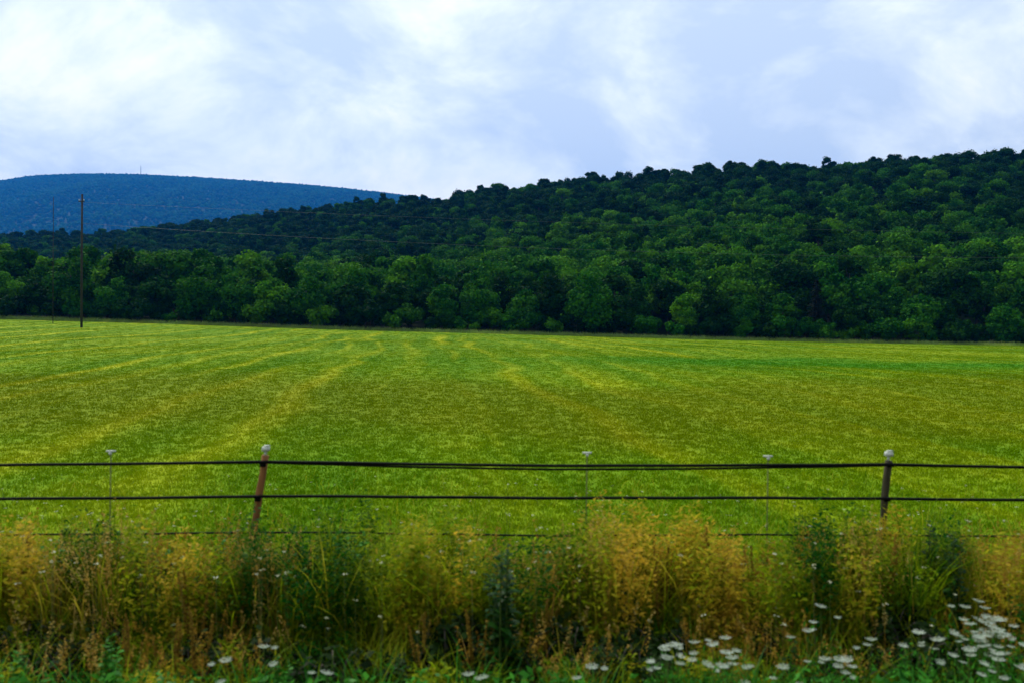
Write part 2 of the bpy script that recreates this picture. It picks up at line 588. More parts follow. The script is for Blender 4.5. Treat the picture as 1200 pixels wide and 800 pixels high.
jit = rng.uniform(0.72, 1.25, (NT, 19, 1))
B = bd[None] * jit
ca, sa = np.cos(ang_)[:, None], np.sin(ang_)[:, None]
V = np.stack([(B[..., 0] * ca - B[..., 1] * sa) * rad[:, None] + tx[:, None],
              (B[..., 0] * sa + B[..., 1] * ca) * rad[:, None] + ty[:, None],
              B[..., 2] * hh[:, None] + tz[:, None] + rng.uniform(2, 5.5, NT)[:, None]], -1)
off = (np.arange(NT) * 19)[:, None, None]
M_FARLEAF = tint_material("far_forest_leaves", (0.001, 0.006, 0.003), (0.012, 0.075, 0.026), 0.0, 0.8, 0.1)
tint_far = np.repeat(np.clip(0.45 + 0.25 * smoothnoise(tx, ty * 0.5, 500, 9) + 0.25 * smoothnoise(tx, ty, 140, 10) + rng.normal(0, 0.22, NT), 0, 1), 19)  # patchy tint: shading of the mountain's folds put into the crown colours
tag(link("mountain_forest", mesh_np("mountain_forest", V.reshape(-1, 3), (np.array(bq)[None] + off).reshape(-1, 4),
                                    (np.array(bt)[None] + off).reshape(-1, 3), [M_FARLEAF], tint_far)),
    "hazy blue forest covering the far mountain", "forest", kind="stuff")

# ------------------------------------------------------------------ haze (one closed box of even air)
hb = MB()
hb.box((0, 3725, 571.5), (14100, 7650, 1157))
HAZE = link("haze", hb.mesh("haze", []))
tag(HAZE, "thin blue haze between the camera and the far mountain", "haze", kind="stuff")
m, n, l = new_mat("haze_air")
pv = n.new("ShaderNodeVolumePrincipled")
pv.inputs["Color"].default_value = (0.016, 0.27, 0.92, 1)
pv.inputs["Density"].default_value = 0.82e-4
pv.inputs["Anisotropy"].default_value = 0.3
ov = n.new("ShaderNodeOutputMaterial")
l.new(pv.outputs[0], ov.inputs["Volume"])
HAZE.data.materials.append(m)


# ------------------------------------------------------------------ trees
def quads_from(centers, normals, sizes, r, aspect=(0.6, 1.0)):
    """Leaf sprays: one bent diamond for each centre."""
    n_ = len(centers)
    nrm = normals / np.maximum(np.linalg.norm(normals, axis=1, keepdims=True), 1e-6)
    h = r.normal(size=(n_, 3))
    u = np.cross(nrm, h)
    u /= np.maximum(np.linalg.norm(u, axis=1, keepdims=True), 1e-6)
    v = np.cross(nrm, u)
    s = sizes[:, None]
    a = r.uniform(*aspect, n_)[:, None]
    bend = nrm * s * r.uniform(-0.25, 0.25, n_)[:, None]
    V_ = np.stack([centers - u * s, centers - v * s * a + bend, centers + u * s, centers + v * s * a + bend], 1)
    return V_.reshape(-1, 3), np.arange(n_ * 4).reshape(-1, 4)


def crown_mesh(seed, R, z0, z1, n_cl, n_leaf, mat, size=(0.20, 0.40), top_bias=0.15, skirt=0.8):
    r = np.random.default_rng(seed)
    c = np.array([0, 0, (z0 + z1) / 2])
    half = (z1 - z0) / 2
    d = r.normal(size=(n_cl, 3))
    d[:, 2] += top_bias
    d /= np.linalg.norm(d, axis=1, keepdims=True)
    rr = r.uniform(0.42, 0.76, n_cl)[:, None]
    lean = r.normal(size=3) * 0.08
    cc = c + d * rr * np.array([R, R, half]) + lean * R * (d[:, 2:3] > 0)
    # broader in the middle and skirted below
    crad = R * r.uniform(0.24, 0.44, n_cl)
    k = r.choice(n_cl, n_leaf, p=crad ** 2 / (crad ** 2).sum())
    ld = r.normal(size=(n_leaf, 3))
    ld += d[k] * 0.55
    ld[:, 2] += 0.25
    ld /= np.linalg.norm(ld, axis=1, keepdims=True)
    pos = cc[k] + ld * crad[k][:, None] * r.uniform(0.55, 1.08, n_leaf)[:, None] * np.array([1.05, 1.05, 0.85])
    out = r.random(n_leaf) < 0.16
    pos[out] += ld[out] * (crad[k[out]] * r.uniform(0.05, 0.55, out.sum()) ** 1.0)[:, None] * np.array([1, 1, 0.8])
    pos[:, 2] = np.maximum(pos[:, 2], z0 * skirt + r.uniform(0, 0.5, n_leaf))
    nr = ld * 0.8 + r.normal(size=(n_leaf, 3)) * 0.55
    sz = r.uniform(*size, n_leaf)
    V_, Q_ = quads_from(pos, nr, sz, r)
    ctint = r.normal(0.5, 0.2, n_cl)
    tint = np.clip(ctint[k] + r.normal(0, 0.16, n_leaf), 0, 1)
    return mesh_np("crown", V_, Q_, None, [mat], np.repeat(tint, 4)), cc


def trunk_mesh(seed, h, rbase, targets, name="trunk", mat=None):
    r = random.Random(seed)
    b = MB()
    pts = [(r.uniform(-.02, .02) * i, r.uniform(-.02, .02) * i, h * i / 5 - (0.4 if i == 0 else 0)) for i in range(6)]
    b.tube(pts, [rbase * (1.25 if i == 0 else 1 - 0.13 * i) for i in range(6)], 7)
    for tgt in targets:
        z = r.uniform(0.45, 0.95) * h
        s = Vector((0, 0, z))
        e = Vector(tgt)
        mid = (s + e) / 2 + Vector((0, 0, -0.25 * abs(e.z - z) * 0.3))
        b.tube([s, mid, e], [rbase * 0.42, rbase * 0.28, rbase * 0.08], 5, cap=False)
    return b.mesh(name, [mat or M_BARK], True)


#            R    z0   z1    clumps leaves bias
VAR_SPEC = [(4.2, 2.6, 11.5, 26, 5200, .20), (3.6, 2.2, 12.8, 24, 4800, .10), (4.8, 3.0, 11.0, 30, 5600, .30), (3.2, 0.5, 10.5, 26, 4800, .00),
            (4.4, 3.4, 12.6, 24, 5000, .35), (3.9, 0.4, 10.0, 30, 5600, .00), (3.0, 2.4, 13.4, 22, 4200, .05), (4.6, 0.6, 12.0, 34, 6200, .05)]
SHAPES = ["rounded", "tall oval", "broad domed", "small rounded", "high crowned", "low bushy", "narrow upright", "broad full"]
VARS = []
for i, (R, z0, z1, nc, nl, tb) in enumerate(VAR_SPEC):
    cm, cc = crown_mesh(100 + i, R, z0, z1, nc, nl, M_LEAF, top_bias=tb)
    tm = trunk_mesh(200 + i, z1 * 0.72, 0.20 + 0.02 * R, [c for c in cc[::3]])
    VARS.append((cm, tm, R, z0, z1))


TONE_MESH = {}


def toned(me, key, tone):
    """The same crown in leaves of another tone."""
    if (key, tone) not in TONE_MESH:
        c = me.copy()
        c.materials[0] = M_TONE[tone]
        TONE_MESH[(key, tone)] = c
    return TONE_MESH[(key, tone)]


# planting: jittered rows over the wedge the photograph shows, a little beyond its sides
pts = []
step = 7.6
yy = 164.0
row = 0
while yy < 770:
    half_l, half_r = 0.64 * yy + 16, 0.64 * yy + 16
    x0 = -half_l + (row % 2) * step * 0.5
    for k in range(int((half_l + half_r) / step)):
        x = x0 + k * step + rng.uniform(-2.3, 2.3)
        y = yy + rng.uniform(-2.6, 2.6)
        px = 600 + FPX * x / y
        yc = float(lerp_tab(px, CREST_TAB))
        if y > yc + 14:
            continue
        pts.append((x, y))
    yy += step * 0.88
    row += 1
pts = np.array(pts)
pz = land_z(pts[:, 0], pts[:, 1])
trees = []
for (x, y), z in zip(pts, pz):
    px = 600 + FPX * x / y
    yc = float(lerp_tab(px, CREST_TAB))
    t = (y - 160) / (yc - 160)
    v = int(rng.integers(0, 8))
    if y < 172:
        v = int(rng.choice([5, 3, 7, 5, 7]))
        sc = rng.uniform(0.70, 1.02)
    else:
        sc = rng.uniform(0.92, 1.30) if t < 0.4 else rng.uniform(0.86, 1.26)
    q = rng.random()
    up = t + rng.normal(0, 0.15) - (0.14 if px > 640 else 0.0) + (0.18 if px < 560 and y > 260 else 0)
    if y < 174:  # edge row mostly dark green, shade under the canopy put into its leaf colour
        tone = "yellow green" if q < (0.16 if px < 330 or px > 980 else 0.04) else ("mid green" if q < (0.30 if 330 < px < 820 else 0.5) else "dark green")
    elif up < 0.34:
        tone = "yellow green" if q < 0.42 else ("mid green" if q < 0.86 else "dark green")
    elif up < 0.6:
        tone = "yellow green" if q < 0.12 else ("mid green" if q < 0.55 else ("dark green" if q < 0.85 else "blue green"))
    else:
        tone = "mid green" if q < 0.18 else ("dark green" if q < 0.6 else "blue green")
    trees.append(dict(x=x, y=y, z=float(z), v=v, s=sc, tone=tone, rz=rng.uniform(0, 6.28), t=t))

# how much of each tree shows from the road: nearest first on a coarse grid
GW, GH, GY0 = 600, 160, 150.0
cover = np.zeros((GH, GW), bool)
gx = (np.arange(GW) + 0.5) * 2.0
gy = GY0 + (np.arange(GH) + 0.5) * 1.75
trees.sort(key=lambda d: d["y"])
for d in trees:
    R, z0, z1 = (VARS[d["v"]][k] * d["s"] for k in (2, 3, 4))
    cxp, top = pix(d["x"], d["y"], d["z"] + z1)
    _, bot = pix(d["x"], d["y"], d["z"] + z0 * 0.4)
    rx, ry, cyp = R * FPX / d["y"], (bot - top) / 2, (top + bot) / 2
    sel_x = np.where(abs(gx - cxp) < rx)[0]
    sel_y = np.where(abs(gy - cyp) < ry)[0]
    d["vis"], d["cx"], d["cy"] = 0, cxp, cyp
    if len(sel_x) == 0 or len(sel_y) == 0:
        continue
    ins = ((gx[sel_x][None] - cxp) / rx) ** 2 + ((gy[sel_y][:, None] - cyp) / ry) ** 2 < 0.92
    sub = cover[np.ix_(sel_y, sel_x)]
    new = ins & ~sub
    d["vis"] = int(new.sum())
    if d["vis"]:
        jj, ii = np.where(new)
        d["cx"], d["cy"] = float(gx[sel_x][ii].mean()), float(gy[sel_y][jj].mean())
        d["sky"] = False
    cover[np.ix_(sel_y, sel_x)] = sub | ins
order = sorted(trees, key=lambda d: -d["vis"])
chosen, rest = order[:285], order[285:]

ORD = ["first", "second", "third", "fourth", "fifth", "sixth", "seventh", "eighth", "ninth", "tenth", "eleventh", "twelfth", "thirteenth", "fourteenth",
       "fifteenth", "sixteenth", "seventeenth", "eighteenth", "nineteenth", "twentieth", "twenty-first", "twenty-second", "twenty-third", "twenty-fourth"]


def number_labels(items, key, text):
    """Labels that single out each item: its look and place, then its count from the left among those that share both."""
    groups = {}
    for it in items:
        groups.setdefault(key(it), []).append(it)
    for k, g in groups.items():
        g.sort(key=lambda it: it["cx"])
        for i, it in enumerate(g):
            base = text(it)
            if len(g) == 1:
                it["label"] = base
            elif len(g) == 2:
                it["label"] = base + ", " + ("left" if i == 0 else "right") + " of two"
            else:
                it["label"] = base + ", " + ("leftmost" if i == 0 else "rightmost" if i == len(g) - 1 else ORD[i] + " from left")


def zone(px):
    for lim, s in ((85, "left of utility pole"), (205, "right of utility pole"), (420, "above reddish post"),
                   (600, "under skyline notch"), (770, "above middle stake"), (925, "left of the spruce"), (1075, "near the spruce")):
        if px < lim:
            return s
    return "at right end of wood"


def tier(d):
    if d["y"] < 169:
        return "at field edge"
    if d["y"] < 185:
        return "behind edge row"
    if d["t"] > 0.86:
        return "along the skyline"
    if d["t"] > 0.55:
        return "on upper slope"
    if d["t"] > 0.25:
        return "on mid slope"
    return "on lower slope"


number_labels(chosen, lambda d: (d["tone"], SHAPES[d["v"]], tier(d), zone(d["cx"])), lambda d: f"{d['tone']} {SHAPES[d['v']]} tree {tier(d)} {zone(d['cx'])}")

protos = {}
tree_crowns = []
for d in chosen:
    kkey = d["v"]
    if kkey not in protos:
        root = empty("broadleaf_tree")
        link("trunk", VARS[kkey][1], root)
        link("crown", VARS[kkey][0], root)
        protos[kkey] = root
    else:
        root = copy_tree(protos[kkey])
    root.location = (d["x"], d["y"], d["z"])
    root.rotation_euler = (0, 0, d["rz"])
    root.scale = (d["s"], d["s"], d["s"])
    tag(root, d["label"], "tree", "broadleaf trees of the wooded ridge")
    for ch in root.children:
        if ch.name.startswith("crown"):
            ch.data = toned(VARS[d["v"]][0], ("tree", d["v"]), d["tone"])
            tree_crowns.append((d["v"], d["tone"], ch))

# the other trees of the wood: one object whose points carry crowns like those of the trees in front
src = []
seen = set()
for v, tone, o in tree_crowns:
    if (v, tone) not in seen:
        seen.add((v, tone))
        src.append((v, tone, o))
by_tone = {t: [i for i, s_ in enumerate(src) if s_[1] == t] for t in TONES}
fx, fs, fr, fk = [], [], [], []
for d in rest:
    c = [i for i in by_tone[d["tone"]] if src[i][0] == d["v"]] or by_tone[d["tone"]] or list(range(len(src)))
    fk.append(c[int(rng.integers(len(c)))])
    fx.append((d["x"], d["y"], d["z"]))
    fs.append(d["s"])
    fr.append(d["rz"])
fm = bpy.data.meshes.new("forest")
fm.vertices.add(len(fx))
fm.vertices.foreach_set("co", np.array(fx, np.float32).ravel())
for nm, typ, dat in (("size", "FLOAT", np.array(fs, np.float32)), ("turn", "FLOAT", np.array(fr, np.float32)), ("sort", "INT", np.array(fk, np.int32))):
    fm.attributes.new(nm, typ, "POINT").data.foreach_set("value", dat)
forest = link("forest", fm)
tag(forest, "mass of farther trees filling the ridge between the nearer crowns", "forest", kind="stuff")
ng = bpy.data.node_groups.new("forest_nodes", "GeometryNodeTree")
ng.interface.new_socket("Geometry", in_out="INPUT", socket_type="NodeSocketGeometry")
ng.interface.new_socket("Geometry", in_out="OUTPUT", socket_type="NodeSocketGeometry")
gi, go = ng.nodes.new("NodeGroupInput"), ng.nodes.new("NodeGroupOutput")
join = ng.nodes.new("GeometryNodeJoinGeometry")


def named(nm, typ):
    a = ng.nodes.new("GeometryNodeInputNamedAttribute")
    a.data_type = typ
    a.inputs["Name"].default_value = nm
    return a.outputs["Attribute"]


a_sort, a_size, a_turn = named("sort", "INT"), named("size", "FLOAT"), named("turn", "FLOAT")
rot = ng.nodes.new("ShaderNodeCombineXYZ")
ng.links.new(a_turn, rot.inputs[2])
for i, (v, tone, o) in enumerate(src):
    cmp = ng.nodes.new("FunctionNodeCompare")
    cmp.data_type, cmp.operation = "INT", "EQUAL"
    ng.links.new(a_sort, cmp.inputs[2])
    cmp.inputs[3].default_value = i
    oi = ng.nodes.new("GeometryNodeObjectInfo")
    oi.transform_space = "ORIGINAL"
    oi.inputs["Object"].default_value = o
    oi.inputs["As Instance"].default_value = True
    ip = ng.nodes.new("GeometryNodeInstanceOnPoints")
    ng.links.new(gi.outputs[0], ip.inputs["Points"])
    ng.links.new(cmp.outputs[0], ip.inputs["Selection"])
    ng.links.new(oi.outputs["Geometry"], ip.inputs["Instance"])
    ng.links.new(rot.outputs[0], ip.inputs["Rotation"])
    ng.links.new(a_size, ip.inputs["Scale"])
    ng.links.new(ip.outputs[0], join.inputs[0])
ng.links.new(join.outputs[0], go.inputs[0])
forest.modifiers.new("trees", "NODES").node_group = ng

# shrubs along the foot of the wood
SHR = []
for i in range(4):
    cm, cc = crown_mesh(300 + i, 1.7 + 0.25 * i, 0.25, 2.5 + 0.5 * i, 12, 1700, M_LEAF, size=(0.14, 0.28), top_bias=0.3, skirt=0.2)
    cm.name = "shrub_foliage"
    SHR.append((cm, trunk_mesh(330 + i, 1.5, 0.06, [c for c in cc[::2]], "stem")))
shr = []
for k in range(64):
    px = 8 + k * 19 + rng.uniform(-8, 8)
    y = rng.uniform(159.5, 162.5)
    x = (px - 600) / FPX * y
    shr.append(dict(x=x, y=y, z=float(land_z(x, y)), v=int(rng.integers(4)), s=rng.uniform(0.8, 1.6), cx=px,
                    tone=["mid green", "dark green", "dark green", "yellow green"][int(rng.integers(4))], rz=rng.uniform(0, 6.28)))
number_labels(shr, lambda d: (d["tone"], d["v"] > 1, zone(d["cx"])), lambda d: f"{d['tone']} {'tall' if d['v'] > 1 else 'low'} shrub at foot of wood {zone(d['cx'])}")
sp = {}
for d in shr:
    if d["v"] not in sp:
        root = empty("shrub")
        link("stem", SHR[d["v"]][1], root)
        link("foliage", SHR[d["v"]][0], root)
        sp[d["v"]] = root
    else:
        root = copy_tree(sp[d["v"]])
    root.location = (d["x"], d["y"], d["z"])
    root.rotation_euler = (0, 0, d["rz"])
    root.scale = (d["s"],) * 3
    tag(root, d["label"], "shrub", "shrubs along the foot of the wood")
    for ch in root.children:
        if ch.name.startswith("foliage"):
            ch.data = toned(SHR[d["v"]][0], ("shrub", d["v"]), d["tone"])

# one dark spruce stands at the field edge
r = np.random.default_rng(55)
cen, nrm, szs = [], [], []
H_S = 11.6
for lv in np.linspace(0.6, H_S, 34):
    rad_ = 2.7 * (1 - lv / (H_S + 0.4)) ** 0.8 + 0.12
    nb = max(5, int(11 * (1 - lv / H_S) + 5))
    for b_ in range(nb):
        a = r.uniform(0, 6.28)
        L = rad_ * r.uniform(0.7, 1.15)
        for s_ in np.linspace(0.15, 1, max(4, int(L / 0.18))):
            for _ in range(3):
                cen.append((math.cos(a) * L * s_ + r.normal(0, 0.1), math.sin(a) * L * s_ + r.normal(0, 0.1), lv - 0.35 * L * s_ ** 1.4 + r.normal(0, 0.08)))
                nrm.append((math.cos(a) * 0.5 + r.normal(0, 0.4), math.sin(a) * 0.5 + r.normal(0, 0.4), 0.8))
                szs.append(r.uniform(0.12, 0.26))
V_, Q_ = quads_from(np.array(cen), np.array(nrm), np.array(szs), r, (0.3, 0.6))
sx_, sy_ = (957 - 600) / FPX * 163.0, 163.0
sroot = empty("spruce_tree", (sx_, sy_, float(land_z(sx_, sy_))))
link("trunk", trunk_mesh(77, H_S - 0.3, 0.2, []), sroot)
so = link("crown", mesh_np("spruce_crown", V_, Q_, None, [M_SPRUCE], np.repeat(np.clip(r.normal(0.4, 0.2, len(cen)), 0, 1), 4)), sroot)
tag(sroot, "dark pointed spruce at the field edge among paler broadleaf trees", "tree")

# bare dead trunks on the right-hand slope
dead = []
for i, (px, top, h) in enumerate([(851, 321, 9.0), (869, 325, 7.5), (887, 328, 8.5)]):
    Yd = 205.0 + 4 * i
    p = P(px, top, Yd)
    zg = float(land_z(p.x, Yd))
    b = MB()
    hgt = max(p.z - zg, h)
    b.tube([(0, 0, -0.3), (0.1, 0, hgt * 0.5), (0.25 - 0.2 * i, 0, hgt)], [0.24, 0.17, 0.05], 7)
    for k in range(4):
        z = hgt * (0.62 + 0.09 * k)
        a = k * 2.3 + i
        b.tube([(0.15, 0, z), (0.15 + 0.9 * math.cos(a), 0.9 * math.sin(a), z + 0.9)], [0.07, 0.02], 5)
    o = link("dead_tree", b.mesh("dead_tree", [M_DEADWOOD], True), None, (p.x, Yd, zg))
    tag(o, ["pale bare dead trunk on lower slope, leftmost of three", "pale bare dead trunk on lower slope, middle of three", "pale bare dead trunk on lower slope, rightmost of three"][i], "dead tree", "bare dead trunks on the slope")

# ------------------------------------------------------------------ poles, cables, mast
def utility_pole(px, base_y, top_y, Y, rtop, rbase, label, arm):
    base, top = P(px, base_y, Y), P(px, top_y, Y)
    zg = float(land_z(base.x, Y))
    h = top.z - zg
    root = empty("utility_pole", (base.x, Y, zg))
    b = MB()
    b.tube([(0, 0, -0.5), (0.03, 0, h * 0.5), (0.10, 0, h)], [rbase, (rbase + rtop) / 2, rtop], 10)
    link("pole_shaft", b.mesh("pole_shaft", [M_POLE], True), root)
    if arm:
        b = MB()
        b.box((0.10, -rtop - 0.06, h - 1.05), (0.8, 0.1, 0.12))
        link("crossarm", b.mesh("crossarm", [M_POLE]), root)
        for xx in (-0.25, 0.45):
            b = MB()
            b.tube([(xx, -rtop - 0.06, h - 0.99), (xx, -rtop - 0.06, h - 0.86), (xx, -rtop - 0.06, h - 0.74)], [0.035, 0.06, 0.05], 8)
            link("insulator", b.mesh("insulator", [M_PLASTIC], True), root)
    tag(root, label, "pole", "utility poles at the far side of the field")
    return root


utility_pole(95.5, 384.5, 228, 125, 0.13, 0.17, "tall dark wooden utility pole before the blue mountain, carrying the cables", True)
utility_pole(62, 384, 231, 140, 0.045, 0.06, "thin bare pole standing in for a ghosted double, left of the utility pole", False)  # added slim pole standing in for the main pole's double-exposure ghost


def cable(name, pts_px, Y0, Y1, rad_, mat, label, cat, group=None):
    (xa, ya), (xb, yb), sag = pts_px
    A, Bv = P(xa, ya, Y0), P(xb, yb, Y1)
    b = MB()
    pp = []
    for i in range(61):
        t = i / 60
        p = A.lerp(Bv, t)
        p.z -= 4 * sag * t * (1 - t)
        pp.append(p)
    b.tube(pp, rad_, 5)
    return tag(link(name, b.mesh(name, [mat], True)), label, cat, group)


cable("power_cable", ((96, 262), (1500, 300), 1.9), 124.7, 125, 0.013, M_CABLE, "lower pale cable crossing before the wooded ridge from the utility pole", "cable", "cables strung from the utility pole")
cable("power_cable", ((92, 237), (1500, 277), 1.0), 124.7, 125, 0.010, M_CABLE, "upper thin cable crossing before the ridge from the utility pole", "cable", "cables strung from the utility pole")

mroot_p = P(165, 207, MTN_Y)
mz = float(mtn_z(np.array(mroot_p.x), np.array(MTN_Y)))
mroot = empty("radio_mast", (mroot_p.x, MTN_Y, mz))
b = MB()
HM = P(165, 194, MTN_Y).z - mz
for k in range(3):
    a = k * 2.094
    b.tube([(2.2 * math.cos(a), 2.2 * math.sin(a), -1), (1.0 * math.cos(a), 1.0 * math.sin(a), HM - 10)], 0.6, 5)
for i in range(14):
    z0, z1 = i * (HM - 10) / 14, (i + 1) * (HM - 10) / 14
    for k in range(3):
        a0, a1 = (k + i % 2) * 2.094, (k + 1 - i % 2) * 2.094
        b.tube([(1.0 * math.cos(a0), 1.0 * math.sin(a0), z0), (1.0 * math.cos(a1), 1.0 * math.sin(a1), z1)], 0.35, 4, cap=False)
link("lattice_shaft", b.mesh("lattice_shaft", [M_STEEL]), mroot)
b = MB()
b.tube([(0, 0, HM - 13), (0, 0, HM)], [1.1, 0.6], 6)
link("antenna", b.mesh("antenna", [M_STEEL], True), mroot)
tag(mroot, "tiny radio mast on the crest of the far blue mountain", "mast")

# ------------------------------------------------------------------ fence
FY = 7.5


def fence_post(px_top, py_top, px_base, mat, rad_, label, cap_px=(0, 0)):
    top = P(px_top, py_top, FY)
    base = P(px_base, 710, FY)
    base.z = float(land_z(base.x, FY))
    root = empty("fence_post", base)
    d = top - base
    b = MB()
    pp = [Vector((0, 0, 0)) - d * 0.12 + d * 1.12 * k / 9 for k in range(10)]
    pp = [p + Vector((random.uniform(-.006, .006), random.uniform(-.006, .006), 0)) for p in pp]
    b.tube(pp, [rad_ * random.uniform(0.92, 1.08) for _ in pp], 10)
    link("post_shaft", b.mesh("post_shaft", [mat], False), root)
    b = MB()
    b.tube([d, d + Vector((0.002, 0, 0.035))], 0.012, 8)
    b.box(d + Vector((0.004, 0, 0.058)), (0.064, 0.050, 0.036), taper=0.9)
    b.box(d + Vector((0.012, 0, 0.0845)), (0.048, 0.038, 0.007))
    link("insulator_cap", b.mesh("insulator_cap", [M_PLASTIC]), root)
    b = MB()
    for py in (543, 583, 625):
        t = (py - py_top) / (710 - py_top)
        c = d * (1 - t)
        b.box(c + Vector((0, -rad_ - 0.012, 0)), (0.05, 0.03, 0.034))
    link("rail_clip", b.mesh("rail_clip", [M_WIRE]), root)
    tag(root, label, "fence post", "wooden posts of the rail fence")
    return root


fence_post(311, 533, 285, M_CEDAR, 0.031, "leaning reddish wooden fence post with white cap")
fence_post(1041, 539, 1026, M_OLDPOST, 0.030, "dark wooden fence post with white cap near the tall dark weed")


def stake(px, py, label):  # added thin stakes standing in for double-exposure ghosts of the posts
    top = P(px, py, FY + 0.04)
    zg = float(land_z(top.x, FY + 0.04))
    root = empty("ghost_stake", (top.x, FY + 0.04, zg))
    h = top.z - zg
    b = MB()
    b.tube([(-0.02, 0, -0.15), (0, 0, h)], 0.0055, 7)
    link("stake_rod", b.mesh("stake_rod", [M_GHOST_STAKE], True), root)
    b = MB()
    b.box((0, 0, h), (0.080, 0.022, 0.013))
    b.box((0, -0.012, h - 0.019), (0.022, 0.022, 0.022))
    link("stake_clip", b.mesh("stake_clip", [M_PLASTIC]), root)
    tag(root, label, "fence stake", "thin stakes standing in for ghosted posts")


stake(130, 528, "thin white-clipped stake standing in for a ghosted post, left of the reddish post")
stake(688, 530, "thin white-clipped stake standing in for a ghosted post, midway between the two wooden posts")
stake(900, 534, "thin white-clipped stake standing in for a ghosted post, just left of the dark post")


def rail(name, knots, rad_, label, wob=0.0, gaps=None):
    """A wire tied at the knots (photo places) that hangs between them."""
    b = MB()
    pp = []
    for (xa, ya), (xb, yb), sag in knots:
        A, Bv = P(xa, ya, FY - 0.06), P(xb, yb, FY - 0.06)
        for i in range(24):
            t = i / 24
            p = A.lerp(Bv, t)
            p.z -= 4 * sag * t * (1 - t) + wob * math.sin(p.x * 5.1) * 0.5 + wob * math.sin(p.x * 1.9 + 1)
            pp.append(p)
    pp.append(P(*knots[-1][1], FY - 0.06))
    b.tube(pp, rad_, 7)
    return tag(link(name, b.mesh(name, [M_WIRE], True)), label, "fence wire", "wires of the roadside fence")


rail("fence_wire", [((-1300, 546), (311, 540.5), 0.036), ((311, 540.5), (1041, 543.5), 0.022), ((1041, 543.5), (2650, 549), 0.062)], 0.0135, "top black fence wire running over both wooden posts", 0.002)
rail("fence_wire", [((-1300, 547), (311, 541.5), 0.020), ((311, 541.5), (1041, 544.5), 0.046), ((1041, 544.5), (2650, 551), 0.040)], 0.0095, "slacker black strand twisted along just under the top wire", 0.002)
rail("fence_wire", [((-1300, 590), (306, 581), 0.020), ((306, 581), (1038, 583.5), 0.004), ((1038, 583.5), (2650, 592), 0.020)], 0.0135, "middle black fence wire just above the weed tops", 0.003)
rail("fence_wire", [((-1300, 633), (300, 623), 0.02), ((300, 623), (1034, 626), 0.015), ((1034, 626), (2650, 634), 0.02)], 0.009, "lowest fence wire half hidden among the weeds", 0.004)


# ------------------------------------------------------------------ field grass
def tufts(name, X, Y, width, height, nb, mat, label, cat, hue=None, zoff=0.0, lean=0.6):
    """Many blades of grass as one mesh: each blade a bent two-piece strip."""
    r_ = rng
    n_ = len(X)
    Z = land_z(X, Y)
    k = np.repeat(np.arange(n_), nb)
    m_ = len(k)
    a = r_.uniform(0, 6.283, m_)
    rad_ = width[k] * np.sqrt(r_.random(m_))
    bx, by = X[k] + rad_ * np.cos(a), Y[k] + rad_ * np.sin(a)
    bz = Z[k] + zoff
    h = height[k] * r_.uniform(0.45, 1.2, m_)
    a2 = r_.uniform(0, 6.283, m_)
    ln = h * r_.uniform(0.1, lean, m_)
    dx, dy = np.cos(a2) * ln, np.sin(a2) * ln
    a3 = r_.uniform(0, 6.283, m_)
    w = (width[k] * 0.075) * r_.uniform(0.6, 1.3, m_)
    wx, wy = np.cos(a3) * w, np.sin(a3) * w
    base0 = np.stack([bx - wx, by - wy, bz - 0.01], -1)
    base1 = np.stack([bx + wx, by + wy, bz - 0.01], -1)
    mid0 = np.stack([bx + dx * .4 - wx * .8, by + dy * .4 - wy * .8, bz + h * .62], -1)
    mid1 = np.stack([bx + dx * .4 + wx * .8, by + dy * .4 + wy * .8, bz + h * .62], -1)
    tip = np.stack([bx + dx * 1.1, by + dy * 1.1, bz + h], -1)
    V_ = np.stack([base0, base1, mid1, mid0, tip], 1).reshape(-1, 3)
    o5 = np.arange(m_) * 5
    q = np.stack([o5, o5 + 1, o5 + 2, o5 + 3], -1)
    t = np.stack([o5 + 3, o5 + 2, o5 + 4], -1)
    tn = np.clip(r_.normal(0.5, 0.2, n_)[k] * 0.6 + r_.random(m_) * 0.4, 0, 1) if hue is None else np.clip(hue[k] + r_.normal(0, 0.14, m_), 0, 1)
    return tag(link(name, mesh_np(name, V_, q, t, [mat], np.repeat(tn, 5))), label, cat, kind="stuff")


uu = rng.random(125000)
Yn = 8.0 * (159.6 / 8.0) ** (uu ** 0.9)
Xn = rng.uniform(-0.68, 0.68, len(Yn)) * Yn + rng.uniform(-2.5, 2.5, len(Yn)) * np.clip(1.5 - Yn / 40, 0, 1)
Ye = rng.uniform(157.0, 159.8, 7000)
Xe = rng.uniform(-0.66, 0.66, len(Ye)) * Ye
X_ = np.concatenate([Xn, Xe])
Y_ = np.concatenate([Yn, Ye])
wd = 0.7 * np.concatenate([0.05 + 0.25 * (1 - np.exp(-Yn / 50)) + Yn * 0.0012, np.full(len(Ye), 0.35)])
ht = np.concatenate([rng.uniform(0.02, 0.055, len(Yn)) + 0.02 * (1 - np.exp(-Yn / 40)), rng.uniform(0.15, 0.85, len(Ye))])
tufts("field_grass", X_, Y_, wd, ht, 8, M_FIELD_BLADES, "short mown yellow green grass of the hay field", "grass", lean=1.5)

